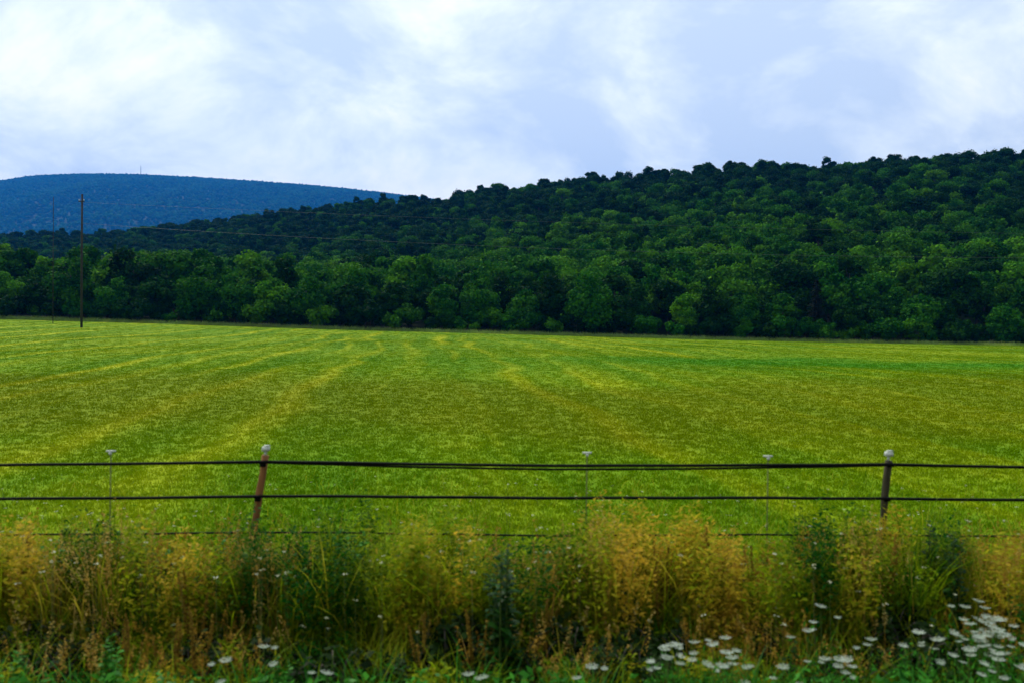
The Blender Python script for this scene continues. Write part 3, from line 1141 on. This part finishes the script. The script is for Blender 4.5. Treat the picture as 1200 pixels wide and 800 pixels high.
# ------------------------------------------------------------------ verge vegetation
M_WEED = tint_material("verge_grass_blades", (0.022, 0.115, 0.002), (0.240, 0.310, 0.004), 0.5, 0.5, 0.25, (0.50, 0.40, 0.03))
M_TAN = tint_material("seed_heads", (0.20, 0.095, 0.010), (0.46, 0.27, 0.035), 0.4, 0.8, 0.1, (0.58, 0.44, 0.14))
M_FORB = tint_material("forb_leaves", (0.004, 0.022, 0.002), (0.020, 0.085, 0.006), 0.3, 0.45, 0.3)
M_FORB_LIGHT = tint_material("fresh_leaves", (0.014, 0.110, 0.006), (0.070, 0.310, 0.020), 0.35, 0.45, 0.3)
M_STEM = tint_material("green_stems", (0.030, 0.060, 0.010), (0.080, 0.110, 0.020), 0.1, 0.6, 0.2)
M_PETAL = tint_material("white_petals", (0.42, 0.50, 0.34), (0.74, 0.78, 0.68), 0.25, 0.7, 0.1)
M_DOCK = tint_material("rusty_seeds", (0.14, 0.075, 0.010), (0.32, 0.21, 0.028), 0.15, 0.8, 0.1)


def blades(mb, X, Y, Z, H, W, lean, tint):
    """Long arched blades, four pieces each."""
    n_ = len(X)
    a = rng.uniform(0, 6.283, n_)
    a3 = a + math.pi / 2 + rng.normal(0, 0.4, n_)
    ts = np.array([0, 0.3, 0.58, 0.82, 1.0])
    ws = np.array([0.8, 1.0, 0.85, 0.5, 0.06])
    L = H * lean
    droop = rng.uniform(0.0, 0.25, n_)
    V_ = []
    for t, w_ in zip(ts, ws):
        cx_ = X + np.cos(a) * L * t ** 1.8
        cy_ = Y + np.sin(a) * L * t ** 1.8
        cz_ = Z + H * (t - droop * t ** 4)
        ox, oy = np.cos(a3) * W * w_, np.sin(a3) * W * w_
        V_ += [np.stack([cx_ - ox, cy_ - oy, cz_], -1), np.stack([cx_ + ox, cy_ + oy, cz_], -1)]
    V_ = np.stack(V_, 1)
    o = (np.arange(n_) * 10)[:, None, None]
    q = np.array([(0, 1, 3, 2), (2, 3, 5, 4), (4, 5, 7, 6), (6, 7, 9, 8)])[None] + o
    mb.add(V_.reshape(-1, 3), q.reshape(-1, 4), None, np.repeat(tint, 10))
    tipx = X + np.cos(a) * L
    tipy = Y + np.sin(a) * L
    return tipx, tipy, Z + H * (1 - droop), a


def near_field(px, Y):
    return (px - 600) / FPX * Y


def patchy(px, seed, wl=120.0):
    r_ = np.random.default_rng(seed)
    out = 0
    for k in range(6):
        out = out + np.sin(px * 2 * math.pi / (wl * r_.uniform(0.4, 2.0)) + r_.uniform(0, 6.28))
    return out / 3.2


def top_limit(px):
    """How high the weeds reach by the fence, as a photo row."""
    return 592 + 32 * patchy(px, 21, 190)


# tall grass behind and in front of the fence
mb = MB()
n_ = 18000
Y_ = np.concatenate([rng.uniform(6.55, 7.45, int(n_ * .58)), rng.uniform(7.55, 9.2, n_ - int(n_ * .58))])
px_ = rng.uniform(-480, 1680, n_)
X_ = near_field(px_, Y_)
Z_ = land_z(X_, Y_)
lim = EYE - (top_limit(px_) - HORIZON) / FPX * Y_
H_ = np.clip((lim - Z_) * rng.uniform(0.35, 1.0, n_) ** 0.7, 0.12, 1.3)
far = Y_ > 7.55
H_ *= np.clip(0.80 + 0.30 * patchy(px_, 77, 85), 0.4, 1.1)
H_[far] *= np.interp(Y_[far], [7.55, 9.2], [0.85, 0.22])
tn = np.clip(0.48 + 0.24 * patchy(px_, 31, 210) + 0.10 * patchy(px_, 32, 60) + rng.normal(0, 0.16, n_), 0, 1)
blades(mb, X_, Y_, Z_, H_, rng.uniform(0.0025, 0.0065, n_), rng.uniform(0.15, 0.95, n_), tn)
# rough edge of the field behind the fence, thinning out into the mown part
n_ = 13500
Y_ = 7.6 + 6.5 * rng.random(n_) ** 1.7
px_ = rng.uniform(-480, 1680, n_)
X_ = near_field(px_, Y_)
H_ = rng.uniform(0.10, 0.34, n_) * np.interp(Y_, [7.6, 14.1], [1.25, 0.45]) * np.clip(0.9 + 0.35 * patchy(px_ + Y_ * 25, 78, 150), 0.5, 1.4)
tn = np.clip(0.44 + 0.12 * patchy(px_, 34, 180) + rng.normal(0, 0.14, n_), 0, 1)
blades(mb, X_, Y_, land_z(X_, Y_), H_, rng.uniform(0.002, 0.005, n_), rng.uniform(0.3, 1.1, n_), tn)
# middle slope: shorter, sparser, dark gaps
n_ = 10500
Y_ = rng.uniform(5.5, 6.7, n_)
px_ = rng.uniform(-480, 1680, n_)
keep = patchy(px_ + Y_ * 60, 44, 150) + rng.normal(0, 0.35, n_) > -0.25
px_, Y_ = px_[keep], Y_[keep]
n_ = len(px_)
X_ = near_field(px_, Y_)
Z_ = land_z(X_, Y_)
H_ = rng.uniform(0.22, 0.62, n_)
tn = np.clip(0.36 + 0.26 * patchy(px_, 33, 170) + rng.normal(0, 0.2, n_), 0, 1)
blades(mb, X_, Y_, Z_, H_, rng.uniform(0.0025, 0.006, n_), rng.uniform(0.3, 1.0, n_), tn)
tag(link("tall_grass", mb.mesh("tall_grass", [M_WEED])), "tall uncut yellowing grass of the verge beside the fence", "grass", kind="stuff")

# fresh green herbage close to the line
DARK = ((60, 75), (250, 45), (375, 40), (500, 50), (760, 45), (700, 30), (1030, 35), (590, 40))
dark_gap = lambda px: np.clip(sum(np.exp(-((px - c) / w) ** 2) for c, w in DARK), 0, 1)
mb = MB()
n_ = 16000
Y_ = rng.uniform(4.2, 5.6, n_)
px_ = rng.uniform(-480, 1680, n_)
kp = rng.random(n_) > 0.8 * dark_gap(px_) * (Y_ > 4.9)
px_, Y_ = px_[kp], Y_[kp]
n_ = len(px_)
X_ = near_field(px_, Y_)
Z_ = land_z(X_, Y_)
H_ = np.clip(rng.uniform(0.15, 0.5, n_) * (1 + 0.25 * patchy(px_, 51, 140)), 0.1, 0.62)
blades(mb, X_, Y_, Z_, H_, rng.uniform(0.003, 0.007, n_), rng.uniform(0.2, 0.9, n_), np.clip(rng.normal(0.5, 0.25, n_), 0, 1))
# broad ferny leaves among it
n_ = 9400
Y_ = rng.uniform(4.3, 5.7, n_)
px_ = rng.uniform(-480, 1680, n_)
kp = patchy(px_, 52, 120) + rng.normal(0, 0.4, n_) > -0.1
px_, Y_ = px_[kp], Y_[kp]
n_ = len(px_)
X_ = near_field(px_, Y_)
Z_ = land_z(X_, Y_) + rng.uniform(0.08, 0.40, n_)
nr = np.stack([rng.normal(0, .5, n_), rng.normal(0, .5, n_), np.ones(n_)], -1)
V_, Q_ = quads_from(np.stack([X_, Y_, Z_], -1), nr, rng.uniform(0.02, 0.055, n_), rng, (0.35, 0.6))
mb.add(V_, Q_, None, np.repeat(np.clip(rng.normal(0.5, 0.25, n_), 0, 1), 4))
tag(link("low_herbage", mb.mesh("low_herbage", [M_FORB_LIGHT])), "low fresh green herbs and grass nearest the camera", "ground cover", kind="stuff")

# undergrowth: bushy masses of small leaves, from fresh green to yellow and brown
mb = MB()
lush = lambda px: sum(a * np.exp(-((px - c) / w) ** 2) for c, w, a in ((85, 55, 1.0), (290, 45, 1.2), (410, 40, 1.2), (590, 45, .7), (640, 40, .5), (960, 50, .8), (1110, 40, .9), (345, 50, .6)))
dry = lambda px: sum(a * np.exp(-((px - c) / w) ** 2) for c, w, a in ((22, 30, 1.4), (215, 60, .8), (500, 50, .5), (850, 55, 1.2), (760, 60, .9), (1060, 40, .7), (1180, 40, .9), (690, 40, .4)))
for _ in range(590):
    px = rng.uniform(-480, 1680)
    Y = rng.choice([rng.uniform(6.4, 7.6), rng.uniform(5.5, 6.5)], p=[.70, .30])
    x = near_field(px, Y)
    g = float(land_z(x, Y))
    topz = EYE - (float(top_limit(px)) + rng.uniform(-6, 70) - HORIZON) / FPX * Y
    h = float(np.clip(topz - g, 0.2, 1.15)) if Y > 6.4 else rng.uniform(0.2, 0.48)
    rr = rng.uniform(0.09, 0.24)
    nn = int(150 + 260 * rr / 0.2)
    d_ = rng.normal(size=(nn, 3))
    d_ /= np.linalg.norm(d_, axis=1, keepdims=True)
    d_ *= rng.uniform(0.35, 1.05, nn)[:, None]
    cen = np.stack([x + d_[:, 0] * rr, Y + d_[:, 1] * rr, g + h * (0.60 + 0.42 * d_[:, 2])], -1)
    hue = 0.42 + 0.42 * float(dry(px)) - 0.50 * float(lush(px)) + rng.normal(0, 0.15)
    hue = hue if Y > 6.4 else 0.30 + 0.6 * (hue - 0.5) + (0.42 if 120 < px < 300 else 0.1)  # nearer clumps turned darker green, the ditch shade put into their hue
    V_, Q_ = quads_from(cen, np.stack([rng.normal(0, .6, nn), rng.normal(0, .6, nn), np.ones(nn)], -1), rng.uniform(0.012, 0.034, nn), rng, (0.25, 0.5))
    mb.add(V_, Q_, None, np.repeat(np.clip(hue + rng.normal(0, .12, nn), 0, 1), 4))
M_UNDER = tint_material("undergrowth_leaves", (0.008, 0.085, 0.003), (0.245, 0.335, 0.003), 0.5, 0.55, 0.2, (0.62, 0.41, 0.030))
tag(link("undergrowth", mb.mesh("undergrowth", [M_UNDER])), "tangled green, yellow and brown undergrowth along the fence", "undergrowth", kind="stuff")

# seeding grass: straw stems with feathery tan heads
mb = MB()
n_ = 4100
Y_ = rng.permutation(np.concatenate([rng.uniform(6.5, 7.45, 3000), rng.uniform(5.6, 6.5, 1100)]))
px_ = rng.uniform(-480, 1680, n_)
dens = patchy(px_, 61, 260)
for c, w, a in ((30, 45, 1.6), (215, 70, 1.2), (850, 60, 1.4), (760, 70, .8), (1180, 50, 1.0), (480, 50, .6)):
    dens = dens + a * np.exp(-((px_ - c) / w) ** 2)
kp = dens + rng.normal(0, 0.3, n_) > 0.15
px_, Y_ = px_[kp], Y_[kp]
n_ = len(px_)
X_ = near_field(px_, Y_)
Z_ = land_z(X_, Y_)
lim = EYE - (top_limit(px_) - 2 - HORIZON) / FPX * Y_
H_ = np.clip((lim - Z_) * rng.uniform(0.62, 1.02, n_), 0.2, 1.1)
H_[Y_ < 6.5] = rng.uniform(0.4, 0.75, (Y_ < 6.5).sum())
tx_, ty_, tz_, aa = blades(mb, X_, Y_, Z_, H_, np.full(n_, 0.0022), rng.uniform(0.06, 0.3, n_), np.clip(rng.normal(0.45, 0.2, n_), 0, 1))
ns = 26
k = np.repeat(np.arange(n_), ns)
f = rng.random(len(k)) ** 0.8
cen = np.stack([tx_[k] - np.cos(aa[k]) * f * 0.05 + rng.normal(0, .012, len(k)) * (0.4 + f),
                ty_[k] - np.sin(aa[k]) * f * 0.05 + rng.normal(0, .012, len(k)) * (0.4 + f), tz_[k] - f * H_[k] * 0.24], -1)
V_, Q_ = quads_from(cen, rng.normal(size=(len(k), 3)), rng.uniform(0.005, 0.013, len(k)), rng, (0.3, 0.6))
mb.add(V_, Q_, None, np.repeat(np.clip(rng.normal(0.5, 0.16, n_)[k] + 0.2 * patchy(px_, 62, 200)[k] + rng.normal(0, .1, len(k)), 0, 1), 4))
tag(link("seeding_grass", mb.mesh("seeding_grass", [M_TAN])), "straw brown seeding grass with feathery heads along the fence", "grass", kind="stuff")


# added low clumps: ditch shade put into near-black leaves
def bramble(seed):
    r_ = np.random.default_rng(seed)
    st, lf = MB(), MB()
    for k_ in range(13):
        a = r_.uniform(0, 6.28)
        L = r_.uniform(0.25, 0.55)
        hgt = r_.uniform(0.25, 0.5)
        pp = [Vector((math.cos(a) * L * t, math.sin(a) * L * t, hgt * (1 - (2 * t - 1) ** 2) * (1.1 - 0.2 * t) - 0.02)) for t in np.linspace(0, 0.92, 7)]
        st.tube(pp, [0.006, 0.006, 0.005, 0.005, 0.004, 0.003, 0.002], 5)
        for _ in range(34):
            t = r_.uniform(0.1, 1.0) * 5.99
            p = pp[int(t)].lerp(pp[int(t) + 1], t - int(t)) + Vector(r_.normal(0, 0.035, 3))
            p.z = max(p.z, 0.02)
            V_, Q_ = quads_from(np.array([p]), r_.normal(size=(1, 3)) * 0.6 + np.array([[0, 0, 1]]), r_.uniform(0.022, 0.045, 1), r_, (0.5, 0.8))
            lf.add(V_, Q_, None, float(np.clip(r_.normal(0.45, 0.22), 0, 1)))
    return st.mesh("shade_clump_canes", [M_BARK], True), lf.mesh("bramble_leaves", [M_SHADE_CLUMP])


M_SHADE_CLUMP = tint_material("bramble_leaves", (0.004, 0.012, 0.002), (0.016, 0.040, 0.005), 0.12, 0.6, 0.2)
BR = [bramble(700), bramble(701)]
br = []
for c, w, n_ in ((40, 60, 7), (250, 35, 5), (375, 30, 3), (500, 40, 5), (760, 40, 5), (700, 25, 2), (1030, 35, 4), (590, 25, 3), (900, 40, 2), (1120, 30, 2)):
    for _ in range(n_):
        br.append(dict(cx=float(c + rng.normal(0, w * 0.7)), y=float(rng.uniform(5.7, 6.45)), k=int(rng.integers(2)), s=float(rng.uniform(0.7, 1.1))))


def bzone(px):
    for lim, s_ in ((150, "at far left of verge"), (310, "below the reddish post"), (440, "right of the reddish post"), (640, "around the tall dark weed"), (860, "below the middle stake"), (1080, "below the dark post")):
        if px < lim:
            return s_
    return "right of the dark post"


number_labels(br, lambda d: bzone(d["cx"]), lambda d: f"low dark clump standing in for ditch shade {bzone(d['cx'])}")
bproto = {}
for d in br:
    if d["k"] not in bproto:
        root = empty("ditch_shade_clump")
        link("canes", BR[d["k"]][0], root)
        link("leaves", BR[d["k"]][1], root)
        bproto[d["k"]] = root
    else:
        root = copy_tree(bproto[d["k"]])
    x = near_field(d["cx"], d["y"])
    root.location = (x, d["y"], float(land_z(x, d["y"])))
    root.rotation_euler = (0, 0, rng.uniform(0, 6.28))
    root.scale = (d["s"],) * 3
    tag(root, d["label"], "bramble", "dark clumps standing in for ditch shade")


# tall leafy weeds, each a plant of its own
def leafy_weed(seed, h, spread, nleaf, size, mat, nstem=3):
    r_ = np.random.default_rng(seed)
    st, lf = MB(), MB()
    for s_ in range(nstem):
        a = r_.uniform(0, 6.28)
        tip = Vector((math.cos(a) * spread * r_.uniform(.2, .9), math.sin(a) * spread * r_.uniform(.2, .9), h * r_.uniform(0.8, 1.0)))
        base = Vector((math.cos(a) * 0.03, math.sin(a) * 0.03, -0.05))
        mid = base.lerp(tip, 0.5) + Vector((0, 0, h * 0.05))
        st.tube([base, mid, tip], [0.008, 0.006, 0.002], 6)
        for k_ in range(nleaf):
            t = r_.uniform(0.06, 1.0)
            p = base.lerp(mid, t * 2) if t < .5 else mid.lerp(tip, t * 2 - 1)
            az = r_.uniform(0, 6.28)
            L = size * (1.15 - 0.75 * t) * r_.uniform(0.7, 1.2)
            w = L * r_.uniform(0.16, 0.28)
            d = Vector((math.cos(az), math.sin(az), r_.uniform(0.1, 0.8))).normalized()
            sd = Vector((-math.sin(az), math.cos(az), r_.uniform(-.2, .2)))
            dr = Vector((0, 0, -L * r_.uniform(0.1, 0.4)))
            V_ = [p, p + d * L * .35 + sd * w, p + d * L * .35 - sd * w, p + d * L * .7 + sd * w * .8 + dr * .4, p + d * L * .7 - sd * w * .8 + dr * .4, p + d * L + dr]
            lf.add(V_, [(1, 3, 4, 2)], [(0, 1, 2), (3, 5, 4)], np.clip(r_.normal(0.5, 0.22), 0, 1))
    return st.mesh("weed_stem", [M_STEM], True), lf.mesh("weed_leaves", [mat])


WEEDS = [leafy_weed(400, 0.95, 0.06, 80, 0.125, M_FORB, 3), leafy_weed(401, 0.8, 0.13, 46, 0.13, M_FORB, 4), leafy_weed(402, 0.75, 0.16, 42, 0.14, M_FORB_LIGHT, 4)]
wp = [  # place in the photograph, depth, kind, height factor
    (587, 5.75, 0, 1.36), (576, 5.9, 0, 1.15), (597, 5.95, 0, 1.2), (1121, 6.6, 0, 1.12), (1113, 6.85, 1, 0.95), (1093, 7.15, 1, 1.08),
    (270, 6.85, 2, 1.12), (292, 6.95, 2, 1.05), (405, 6.9, 2, 1.2), (418, 7.1, 2, 1.1), (60, 7.0, 2, 1.05), (90, 7.15, 2, 1.0), (345, 6.8, 2, 1.0),
    (955, 6.9, 1, 0.95), (985, 7.2, 2, 1.1), (545, 7.0, 2, 1.0), (640, 7.0, 2, 0.95), (470, 6.8, 1, 0.9), (235, 6.6, 1, 0.85), (735, 6.6, 1, 0.8),
    (150, 7.1, 2, 1.1), (190, 7.0, 2, 1.0), (870, 6.7, 1, 0.75), (1190, 6.5, 2, 0.8), (20, 5.7, 2, 0.75), (130, 5.6, 2, 0.85), (330, 5.6, 2, 0.65),
    (700, 5.7, 1, 0.7), (930, 5.8, 1, 0.7), (1060, 5.7, 2, 0.7), (470, 5.6, 1, 0.6), (820, 5.6, 2, 0.55)]


def nzone(px):
    for lim, s in ((130, "at far left of verge"), (265, "left of the reddish post"), (360, "below the reddish post"), (520, "right of the reddish post"),
                   (640, "below the middle of fence"), (860, "below the middle stake side"), (1000, "left of the dark post"), (1080, "below the dark post")):
        if px < lim:
            return s
    return "right of the dark post"


items = [dict(cx=px, y=Y, k=k, s=s) for px, Y, k, s in wp]
KIND_W = ["tall dark leafy weed", "dark bushy weed", "bright green leafy weed"]
number_labels(items, lambda d: (d["k"], d["y"] > 6.3, nzone(d["cx"])), lambda d: f"{KIND_W[d['k']]} {'by the fence' if d['y'] > 6.3 else 'near the camera'} {nzone(d['cx'])}")
wproto = {}
for d in items:
    if d["k"] not in wproto:
        root = empty("leafy_weed")
        link("stem", WEEDS[d["k"]][0], root)
        link("leaves", WEEDS[d["k"]][1], root)
        wproto[d["k"]] = root
    else:
        root = copy_tree(wproto[d["k"]])
    x = near_field(d["cx"], d["y"])
    root.location = (x, d["y"], float(land_z(x, d["y"])))
    root.rotation_euler = (0, 0, rng.uniform(0, 6.28))
    root.scale = (d["s"] * 0.85, d["s"] * 0.85, d["s"])
    tag(root, d["label"], "weed", "leafy weeds of the verge")


# dock: rusty seed spires
def dock(seed):
    r_ = np.random.default_rng(seed)
    st, sds = MB(), []
    for s_ in range(4):
        sd = MB()
        a = r_.uniform(0, 6.28)
        h = r_.uniform(0.6, 0.85)
        tip = Vector((math.cos(a) * 0.12, math.sin(a) * 0.12, h))
        st.tube([(0, 0, -0.05), tip * 0.5 + Vector((0, 0, 0.03)), tip], [0.006, 0.005, 0.002], 6)
        nn = 170
        t = r_.uniform(0.42, 1.0, nn)
        cen = np.array([tuple(tip * tt) for tt in t]) + r_.normal(0, 0.011, (nn, 3)) * (1.3 - t)[:, None]
        V_, Q_ = quads_from(cen, r_.normal(size=(nn, 3)), r_.uniform(0.006, 0.014, nn), r_, (0.6, 0.9))
        sd.add(V_, Q_, None, np.repeat(np.clip(r_.normal(.5, .25, nn), 0, 1), 4))
        sds.append(sd.mesh("dock_seeds", [M_DOCK]))
    return st.mesh("dock_stem", [M_DOCK], True), sds


DK = [dock(500), dock(501)]
dk = []
for c, w, n_, ylo, yhi in ((215, 45, 9, 5.7, 6.6), (40, 25, 4, 6.3, 7.0), (850, 40, 8, 6.6, 7.3), (1070, 30, 4, 6.5, 7.2), (500, 45, 5, 5.8, 6.5), (745, 35, 4, 6.5, 7.1), (1180, 20, 3, 6.0, 6.8), (640, 25, 3, 5.8, 6.3)):
    for _ in range(max(1, n_ // 2)):
        dk.append(dict(cx=float(c + rng.normal(0, w)), y=float(rng.uniform(ylo, yhi)), k=int(rng.integers(2)), s=float(rng.uniform(0.75, 1.1))))
number_labels(dk, lambda d: (d["y"] > 6.4, nzone(d["cx"])), lambda d: f"rusty dock plant {'close to the fence' if d['y'] > 6.4 else 'in the near weeds'} {nzone(d['cx'])}")
dproto = {}
for d in dk:
    if d["k"] not in dproto:
        root = empty("dock_plant")
        link("stem", DK[d["k"]][0], root)
        for me in DK[d["k"]][1]:
            link("seed_spire", me, root)
        dproto[d["k"]] = root
    else:
        root = copy_tree(dproto[d["k"]])
    x = near_field(d["cx"], d["y"])
    root.location = (x, d["y"], float(land_z(x, d["y"])))
    root.rotation_euler = (0, 0, rng.uniform(0, 6.28))
    root.scale = (d["s"],) * 3
    tag(root, d["label"], "dock plant", "rusty dock plants of the verge")


# wild carrot: white flat flower heads
def umbel(r_, R):
    """One flat head made of many small umbellets."""
    mb_ = MB()
    nr_ = 26
    for k_ in range(nr_):
        rr = R * math.sqrt((k_ + .5) / nr_)
        a = k_ * 2.39996
        c = Vector((math.cos(a) * rr, math.sin(a) * rr, -0.10 * R + 0.14 * rr * rr / R))
        mb_.tube([(0, 0, -0.45 * R), c], [0.0012, 0.0008], 3, cap=False, tint=0.0)
        nn = 9
        cen = np.array(c) + np.stack([r_.normal(0, R * 0.075, nn), r_.normal(0, R * 0.075, nn), r_.normal(0, R * 0.02, nn)], -1)
        nv = np.stack([r_.normal(0, .3, nn), r_.normal(0, .3, nn), np.ones(nn)], -1)
        V_, Q_ = quads_from(cen, nv, r_.uniform(R * 0.035, R * 0.075, nn), r_, (0.8, 1.0))
        mb_.add(V_, Q_, None, np.repeat(np.clip(r_.normal(.6, .2, nn), 0, 1), 4))
    return mb_.mesh("flower_head", [M_PETAL])


r_u = np.random.default_rng(600)
HEADS = [umbel(r_u, R) for R in (0.038, 0.031, 0.024)]


def carrot_parts(seed):
    r_ = np.random.default_rng(seed)
    st, lf = MB(), MB()
    h = 0.5
    heads = []
    st.tube([(0, 0, -0.05), (0.01, 0, h * .5), (0.0, 0.01, h - 0.02)], [0.004, 0.0035, 0.002], 5)
    heads.append((0, (0, 0.01, h + 0.002)))
    for k_ in range(2):
        a = r_.uniform(0, 6.28)
        z0 = h * r_.uniform(0.35, 0.6)
        e = (math.cos(a) * 0.11, math.sin(a) * 0.11, h * r_.uniform(0.82, 0.97))
        st.tube([(0.005, 0, z0), (e[0] * .6, e[1] * .6, (z0 + e[2]) / 2), (e[0], e[1], e[2] - 0.014)], [0.003, 0.0025, 0.0016], 5)
        heads.append((1 + k_, e))
    nn = 90
    t = r_.uniform(0.05, 0.8, nn)
    az = r_.uniform(0, 6.28, nn)
    ln = r_.uniform(0.02, 0.14, nn)
    cen = np.stack([np.cos(az) * ln, np.sin(az) * ln, t * h + ln * 0.3], -1)
    V_, Q_ = quads_from(cen, r_.normal(size=(nn, 3)) + np.array([0, 0, 1]), r_.uniform(0.010, 0.024, nn), r_, (0.15, 0.35))
    lf.add(V_, Q_, None, np.repeat(np.clip(r_.normal(.5, .25, nn), 0, 1), 4))
    return st.mesh("carrot_stem", [M_STEM], True), lf.mesh("carrot_leaves", [M_FORB_LIGHT]), heads


CP = [carrot_parts(610 + i) for i in range(4)]
fl = []
for c, w, n_, ya, yb in ((790, 14, 6, 735, 780), (835, 22, 9, 742, 788), (868, 10, 3, 760, 785), (920, 14, 3, 735, 780), (975, 18, 6, 742, 780),
                         (1080, 20, 4, 738, 775), (1125, 24, 9, 716, 760), (1165, 22, 11, 720, 775), (1190, 14, 7, 735, 785), (1150, 25, 4, 700, 716),
                         (255, 25, 4, 768, 785), (400, 22, 2, 786, 797), (545, 22, 3, 780, 797), (700, 25, 4, 755, 790),
                         (310, 14, 2, 755, 790), (970, 10, 2, 708, 718)):
    for _ in range(max(1, round(n_ * (0.8 if c > 1050 else 0.62 if c > 750 else 0.2)))):
        fl.append(dict(cx=float(c + rng.normal(0, w)), py=float(rng.uniform(ya, yb)), k=int(rng.integers(4))))
for d in fl:
    d["y"] = float(np.interp(d["py"], [700, 797], [6.0, 5.0]) + rng.normal(0, 0.1))
    x = near_field(d["cx"], d["y"])
    d["g"] = float(land_z(x, d["y"]))
    d["top"] = EYE - (d["py"] - HORIZON) / FPX * d["y"]
    d["s"] = float(np.clip((d["top"] - d["g"]) / 0.5, 0.55, 1.7))
LEVEL = lambda d: "lowest down" if d["py"] > 772 else ("low down" if d["py"] > 750 else ("midway up" if d["py"] > 732 else "highest up"))
number_labels(fl, lambda d: (LEVEL(d), nzone(d["cx"])), lambda d: f"white wild carrot {LEVEL(d)} {nzone(d['cx'])}")
cproto = {}
for d in fl:
    if d["k"] not in cproto:
        root = empty("wild_carrot")
        st, lf, heads = CP[d["k"]]
        link("stem", st, root)
        link("leaves", lf, root)
        for hi, loc in heads:
            link("flower_head", HEADS[hi], root, loc)
        cproto[d["k"]] = root
    else:
        root = copy_tree(cproto[d["k"]])
    x = near_field(d["cx"], d["y"])
    root.location = (x, d["y"], d["g"])
    root.rotation_euler = (0, 0, rng.uniform(0, 6.28))
    root.scale = (1, 1, d["s"])
    for ch in root.children:
        if ch.name.startswith("flower_head"):
            ch.scale = (1, 1, 1 / d["s"])
            ch.rotation_euler = (rng.normal(0, 0.10), rng.normal(0, 0.10), rng.uniform(0, 6.28))
    tag(root, d["label"], "wildflower", "wild carrot in flower on the verge")

# countless tiny pale flowers in the long grass and the nearest part of the field
n_ = 420
py_ = np.concatenate([rng.uniform(545, 640, 240), rng.uniform(600, 740, 180)])
px_ = rng.uniform(-40, 1240, n_)
Y_ = np.where(np.arange(n_) < 240, rng.uniform(7.6, 12, n_), rng.uniform(6.0, 7.4, n_))
X_ = near_field(px_, Y_)
Z_ = EYE - (py_ - HORIZON) / FPX * Y_
G_ = land_z(X_, Y_)
Z_ = np.clip(Z_, G_ + 0.06, G_ + np.where(np.arange(n_) < 240, 0.35, 0.95))
mb = MB()
for x, y, z, g in zip(X_, Y_, Z_, G_):
    mb.tube([(x + 0.01, y, g), (x, y, z)], [0.0013, 0.001], 3, cap=False, tint=0.0)
kk = np.repeat(np.arange(n_), 7)
c3 = np.stack([X_, Y_, Z_], -1)[kk] + np.stack([rng.normal(0, .010, len(kk)), rng.normal(0, .010, len(kk)), rng.normal(0, .003, len(kk))], -1)
V_, Q_ = quads_from(c3, np.stack([rng.normal(0, .3, len(kk)), rng.normal(0, .3, len(kk)), np.ones(len(kk))], -1), rng.uniform(0.005, 0.010, len(kk)), rng, (0.7, 1.0))
mb.add(V_, Q_, None, np.repeat(rng.uniform(0.2, 0.9, len(kk)), 4))
M_PALE = tint_material("pale_florets", (0.20, 0.22, 0.06), (0.70, 0.70, 0.50), 0.2, 0.7, 0.1)
tag(link("wildflowers", mb.mesh("wildflowers", [M_PALE])), "countless tiny pale flowers sprinkled through the long grass", "wildflowers", kind="stuff")
